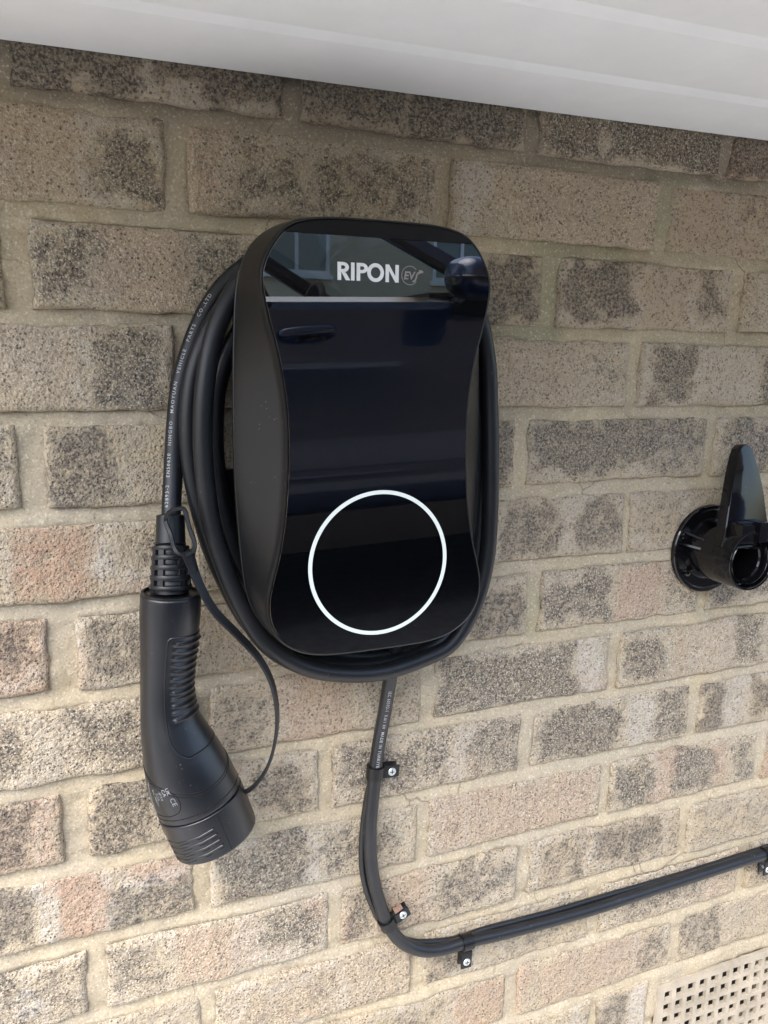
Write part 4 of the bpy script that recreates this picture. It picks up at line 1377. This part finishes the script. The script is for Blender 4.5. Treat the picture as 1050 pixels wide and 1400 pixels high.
for sg in (1, -1):
    pillar(.18, .395, .03, .22, sg)
    pillar(1.30, 1.40, .38, .46, sg, .05, m_='paint')
    pillar(1.25, 1.302, .34, .382, sg, .04)
    pillar(-1.60, -1.30, -1.15, -.95, sg, .06, m_='paint')
    # side glass
    for (xa, xb, xc, xd) in ((.395, 1.25, .22, .34), (-1.30, .18, -.95, .03)):
        mb = MB(); y0, y1 = side_y(ZB - .01, sg) - sg * .012, side_y(ZR, sg) - sg * .012
        mb.add([(xa, y0, ZB - .01), (xb, y0, ZB - .01), (xd, y1, ZR), (xc, y1, ZR)], [(0, 1, 2, 3)]); mb.build('side_window', 'glass', car, smooth=False)
mb = MB(); xs_ = np.linspace(-1.25, .52, 14); R = []
for x in xs_:
    e_ = max(0, (x - .2) / .32) ** 2 * .03 + max(0, (-.9 - x) / .35) ** 2 * .05
    ys_ = np.linspace(side_y(ZR, 1), side_y(ZR, -1), 12)
    R.append([(x, y, ZR + .075 * (1 - ((y - (YS - CARW / 2)) / (CARW / 2 - IN)) ** 2 * .9) - e_) for y in ys_] + [(x, y, ZR - .012) for y in reversed(ys_)])
mb.rings(R); mb.build('roof', 'paint', car, autos=50)
mb = MB(); mb.add([(1.38, side_y(ZB, 1) - .02, ZB - .01), (1.38, side_y(ZB, -1) + .02, ZB - .01), (.46, side_y(ZR, -1) + .02, ZR), (.46, side_y(ZR, 1) - .02, ZR)], [(0, 1, 2, 3)]); mb.build('windscreen', 'glass', car, smooth=False)
mb = MB(); mb.add([(-1.50, side_y(ZB, 1) - .02, ZB - .01), (-1.50, side_y(ZB, -1) + .02, ZB - .01), (-1.12, side_y(ZR, -1) + .02, ZR), (-1.12, side_y(ZR, 1) - .02, ZR)], [(0, 1, 2, 3)]); mb.build('rear_window', 'glass', car, smooth=False)
# belt strip, door gaps, handle
mb = MB(); mb.box((.335, YS - .030, ZB - .004), (1.11, YS - .012, ZB + .012)); mb.box((-1.25, YS - .030, ZB - .004), (.325, YS - .012, ZB + .012)); mb.build('belt_strip', 'chrome', car, smooth=False)


def flank(x, z):
    return YS + float(np.interp(z, prof_z, prof_o)) - planin(x)


def gap(P_, name='door_gap'):
    mb = MB(); Q_ = spline(np.array([(x, flank(x, z) + .0005, z) for x, z in P_]), 40); tube(mb, Q_, .004, 6); return mb.build(name, 'darkmatt', car)


gap([(.325, ZB - .01), (.335, 1.02), (.375, .93), (.39, .8), (.385, .55), (.36, .38)])
gap([(1.42, ZB - .05), (1.44, .9), (1.46, .6), (1.45, .38)])
gap([(.36, .40), (.9, .395), (1.45, .40)])
hy = flank(.5, .99)
mb = MB()
hp = spline(np.array([(.405, hy + .004, 1.003), (.425, hy + .022, 1.008), (.47, hy + .036, 1.012), (.53, hy + .036, 1.015), (.575, hy + .022, 1.016), (.595, hy + .004, 1.014)]), 30)
tube(mb, hp, .008, 12, ry=.016, up=(0, 0, 1)); dh = mb.build('door_handle', 'paint', car)
mb = MB(); a2 = np.linspace(0, 2 * np.pi, 32, endpoint=False)
mb.rings([[(.51 + math.cos(t) * .055 * k, hy + .0015 + d_, .985 + math.sin(t) * .030 * k) for t in a2] for k, d_ in ((1.0, .001), (.95, .003), (.6, .0))]); mb.build('handle_recess', 'trim', car)
# door mirror
mx, mz, my = 1.035, ZB + .062, YS + .145
mb = MB(); R = []
for t in np.linspace(-1, 1, 22):
    k = math.sqrt(max(0, 1 - abs(t) ** 3.2)) ; x = mx + t * .078
    R.append([(x, my + .118 * k * math.copysign(abs(math.cos(a)) ** .7, math.cos(a)), mz + (.066 * k) * math.copysign(abs(math.sin(a)) ** .75, math.sin(a)) - .012 * t) for a in np.linspace(0, 2 * np.pi, 40, endpoint=False)])
mb.rings(R); mir = mb.build('door_mirror', 'paint', car)
mb = MB(); R = []
for t in np.linspace(-1, 1, 16):
    k = math.sqrt(max(0, 1 - abs(t) ** 3.2)); x = mx + t * .0792
    R.append([(x, my + .1195 * k * math.cos(a), mz - .004 - .012 * t + (.064 * k) * math.sin(a)) for a in np.linspace(math.pi, 2 * math.pi, 24)] )
mb.rings(R); mb.build('mirror_base', 'trim', mir)
mb = MB(); mb.hexa([(mx + .02, my - .09, mz - .06), (mx + .13, my - .09, mz - .07), (mx + .20, YS - .04, mz - .13), (mx + .02, YS - .04, mz - .11), (mx + .02, my - .09, mz - .03), (mx + .12, my - .09, mz - .04), (mx + .20, YS - .04, mz - .07), (mx + .02, YS - .04, mz - .07)]); mb.build('mirror_arm', 'trim', mir, smooth=False)
# seats and wheel seen through the glass
for (x, y) in ((.30, YS - .47), (.30, YS - 1.38)):
    mb = MB(); R = []
    for t in np.linspace(0, 1, 14):
        z_ = ZB - .25 + t * .56; wd = .23 if t < .55 else .23 - .10 * min(1, (t - .55) / .1); th_ = .07 if t < .6 else .05
        if t > .96: wd *= .8
        R.append([(x - .12 * t + math.cos(a) * th_, y + wd * math.copysign(abs(math.sin(a)) ** .6, math.sin(a)), z_) for a in np.linspace(0, 2 * np.pi, 20, endpoint=False)])
    mb.rings(R); mb.build('seat', 'seat', car)
mb = MB(); stw = np.array([(.93 + .10 * math.sin(a) * .4, YS - 1.38 + .18 * math.cos(a), ZB - .02 + .18 * math.sin(a)) for a in np.linspace(0, 2 * np.pi, 40)]); tube(mb, stw, .016, 10, up=(1, 0, 0)); mb.build('steering_wheel', 'seat', car)
mb = MB(); mb.box((1.0, YS - CARW + .12, ZB - .08), (1.36, YS - .12, ZB + .035)); mb.build('dashboard', 'seat', car, smooth=False)

car.rotation_euler.y = -SLOPE

# ================================================================== HOUSE across the road, glimpsed through the car windows
HYY = -20.0
hs_ = thing('opposite_house', (5, HYY - 4, 0), 'tan brick house with white windows glimpsed through the mirrored car window', 'house')
mb = MB(); mb.box((-9, HYY - 8, -.45), (16, HYY, 5.2)); mb.build('house_wall', 'farbrick', hs_, smooth=False)
mb = MB(); mb.rings([[(x, HYY + .4, 5.1), (x, HYY - 4, 8.0), (x, HYY - 8.4, 5.1)] for x in (-9.4, 16.4)]); mb.build('roof', 'roof', hs_, smooth=False)


def hwin(x0, x1, z0, z1):
    y = HYY + .03
    mb = MB(); f_ = .09
    for (a, b_, c_, d_) in ((x0, x1, z0, z0 + f_), (x0, x1, z1 - f_, z1), (x0, x0 + f_, z0 + f_, z1 - f_), (x1 - f_, x1, z0 + f_, z1 - f_), ((x0 + x1) / 2 - f_ / 2, (x0 + x1) / 2 + f_ / 2, z0 + f_, z1 - f_)):
        mb.box((a, y - .02, c_), (b_, y + .05, d_))
    mb.box((x0 - .08, y - .02, z0 - .12), (x1 + .08, y + .12, z0 - .002))
    w_ = mb.build('window', 'upvc', hs_, smooth=False)
    mb = MB(); mb.box((x0 + f_, y - .02, z0 + f_), (x1 - f_, y + .004, z1 - f_)); mb.build('pane', 'winglass', w_, smooth=False)


for x in (4.6, 9.3, -3.5, 12.8):
    hwin(x, x + 1.75, .40, 1.55); hwin(x, x + 1.75, 3.02, 4.15)

for o in bpy.data.objects:
    if '_o' in o: del o['_o']
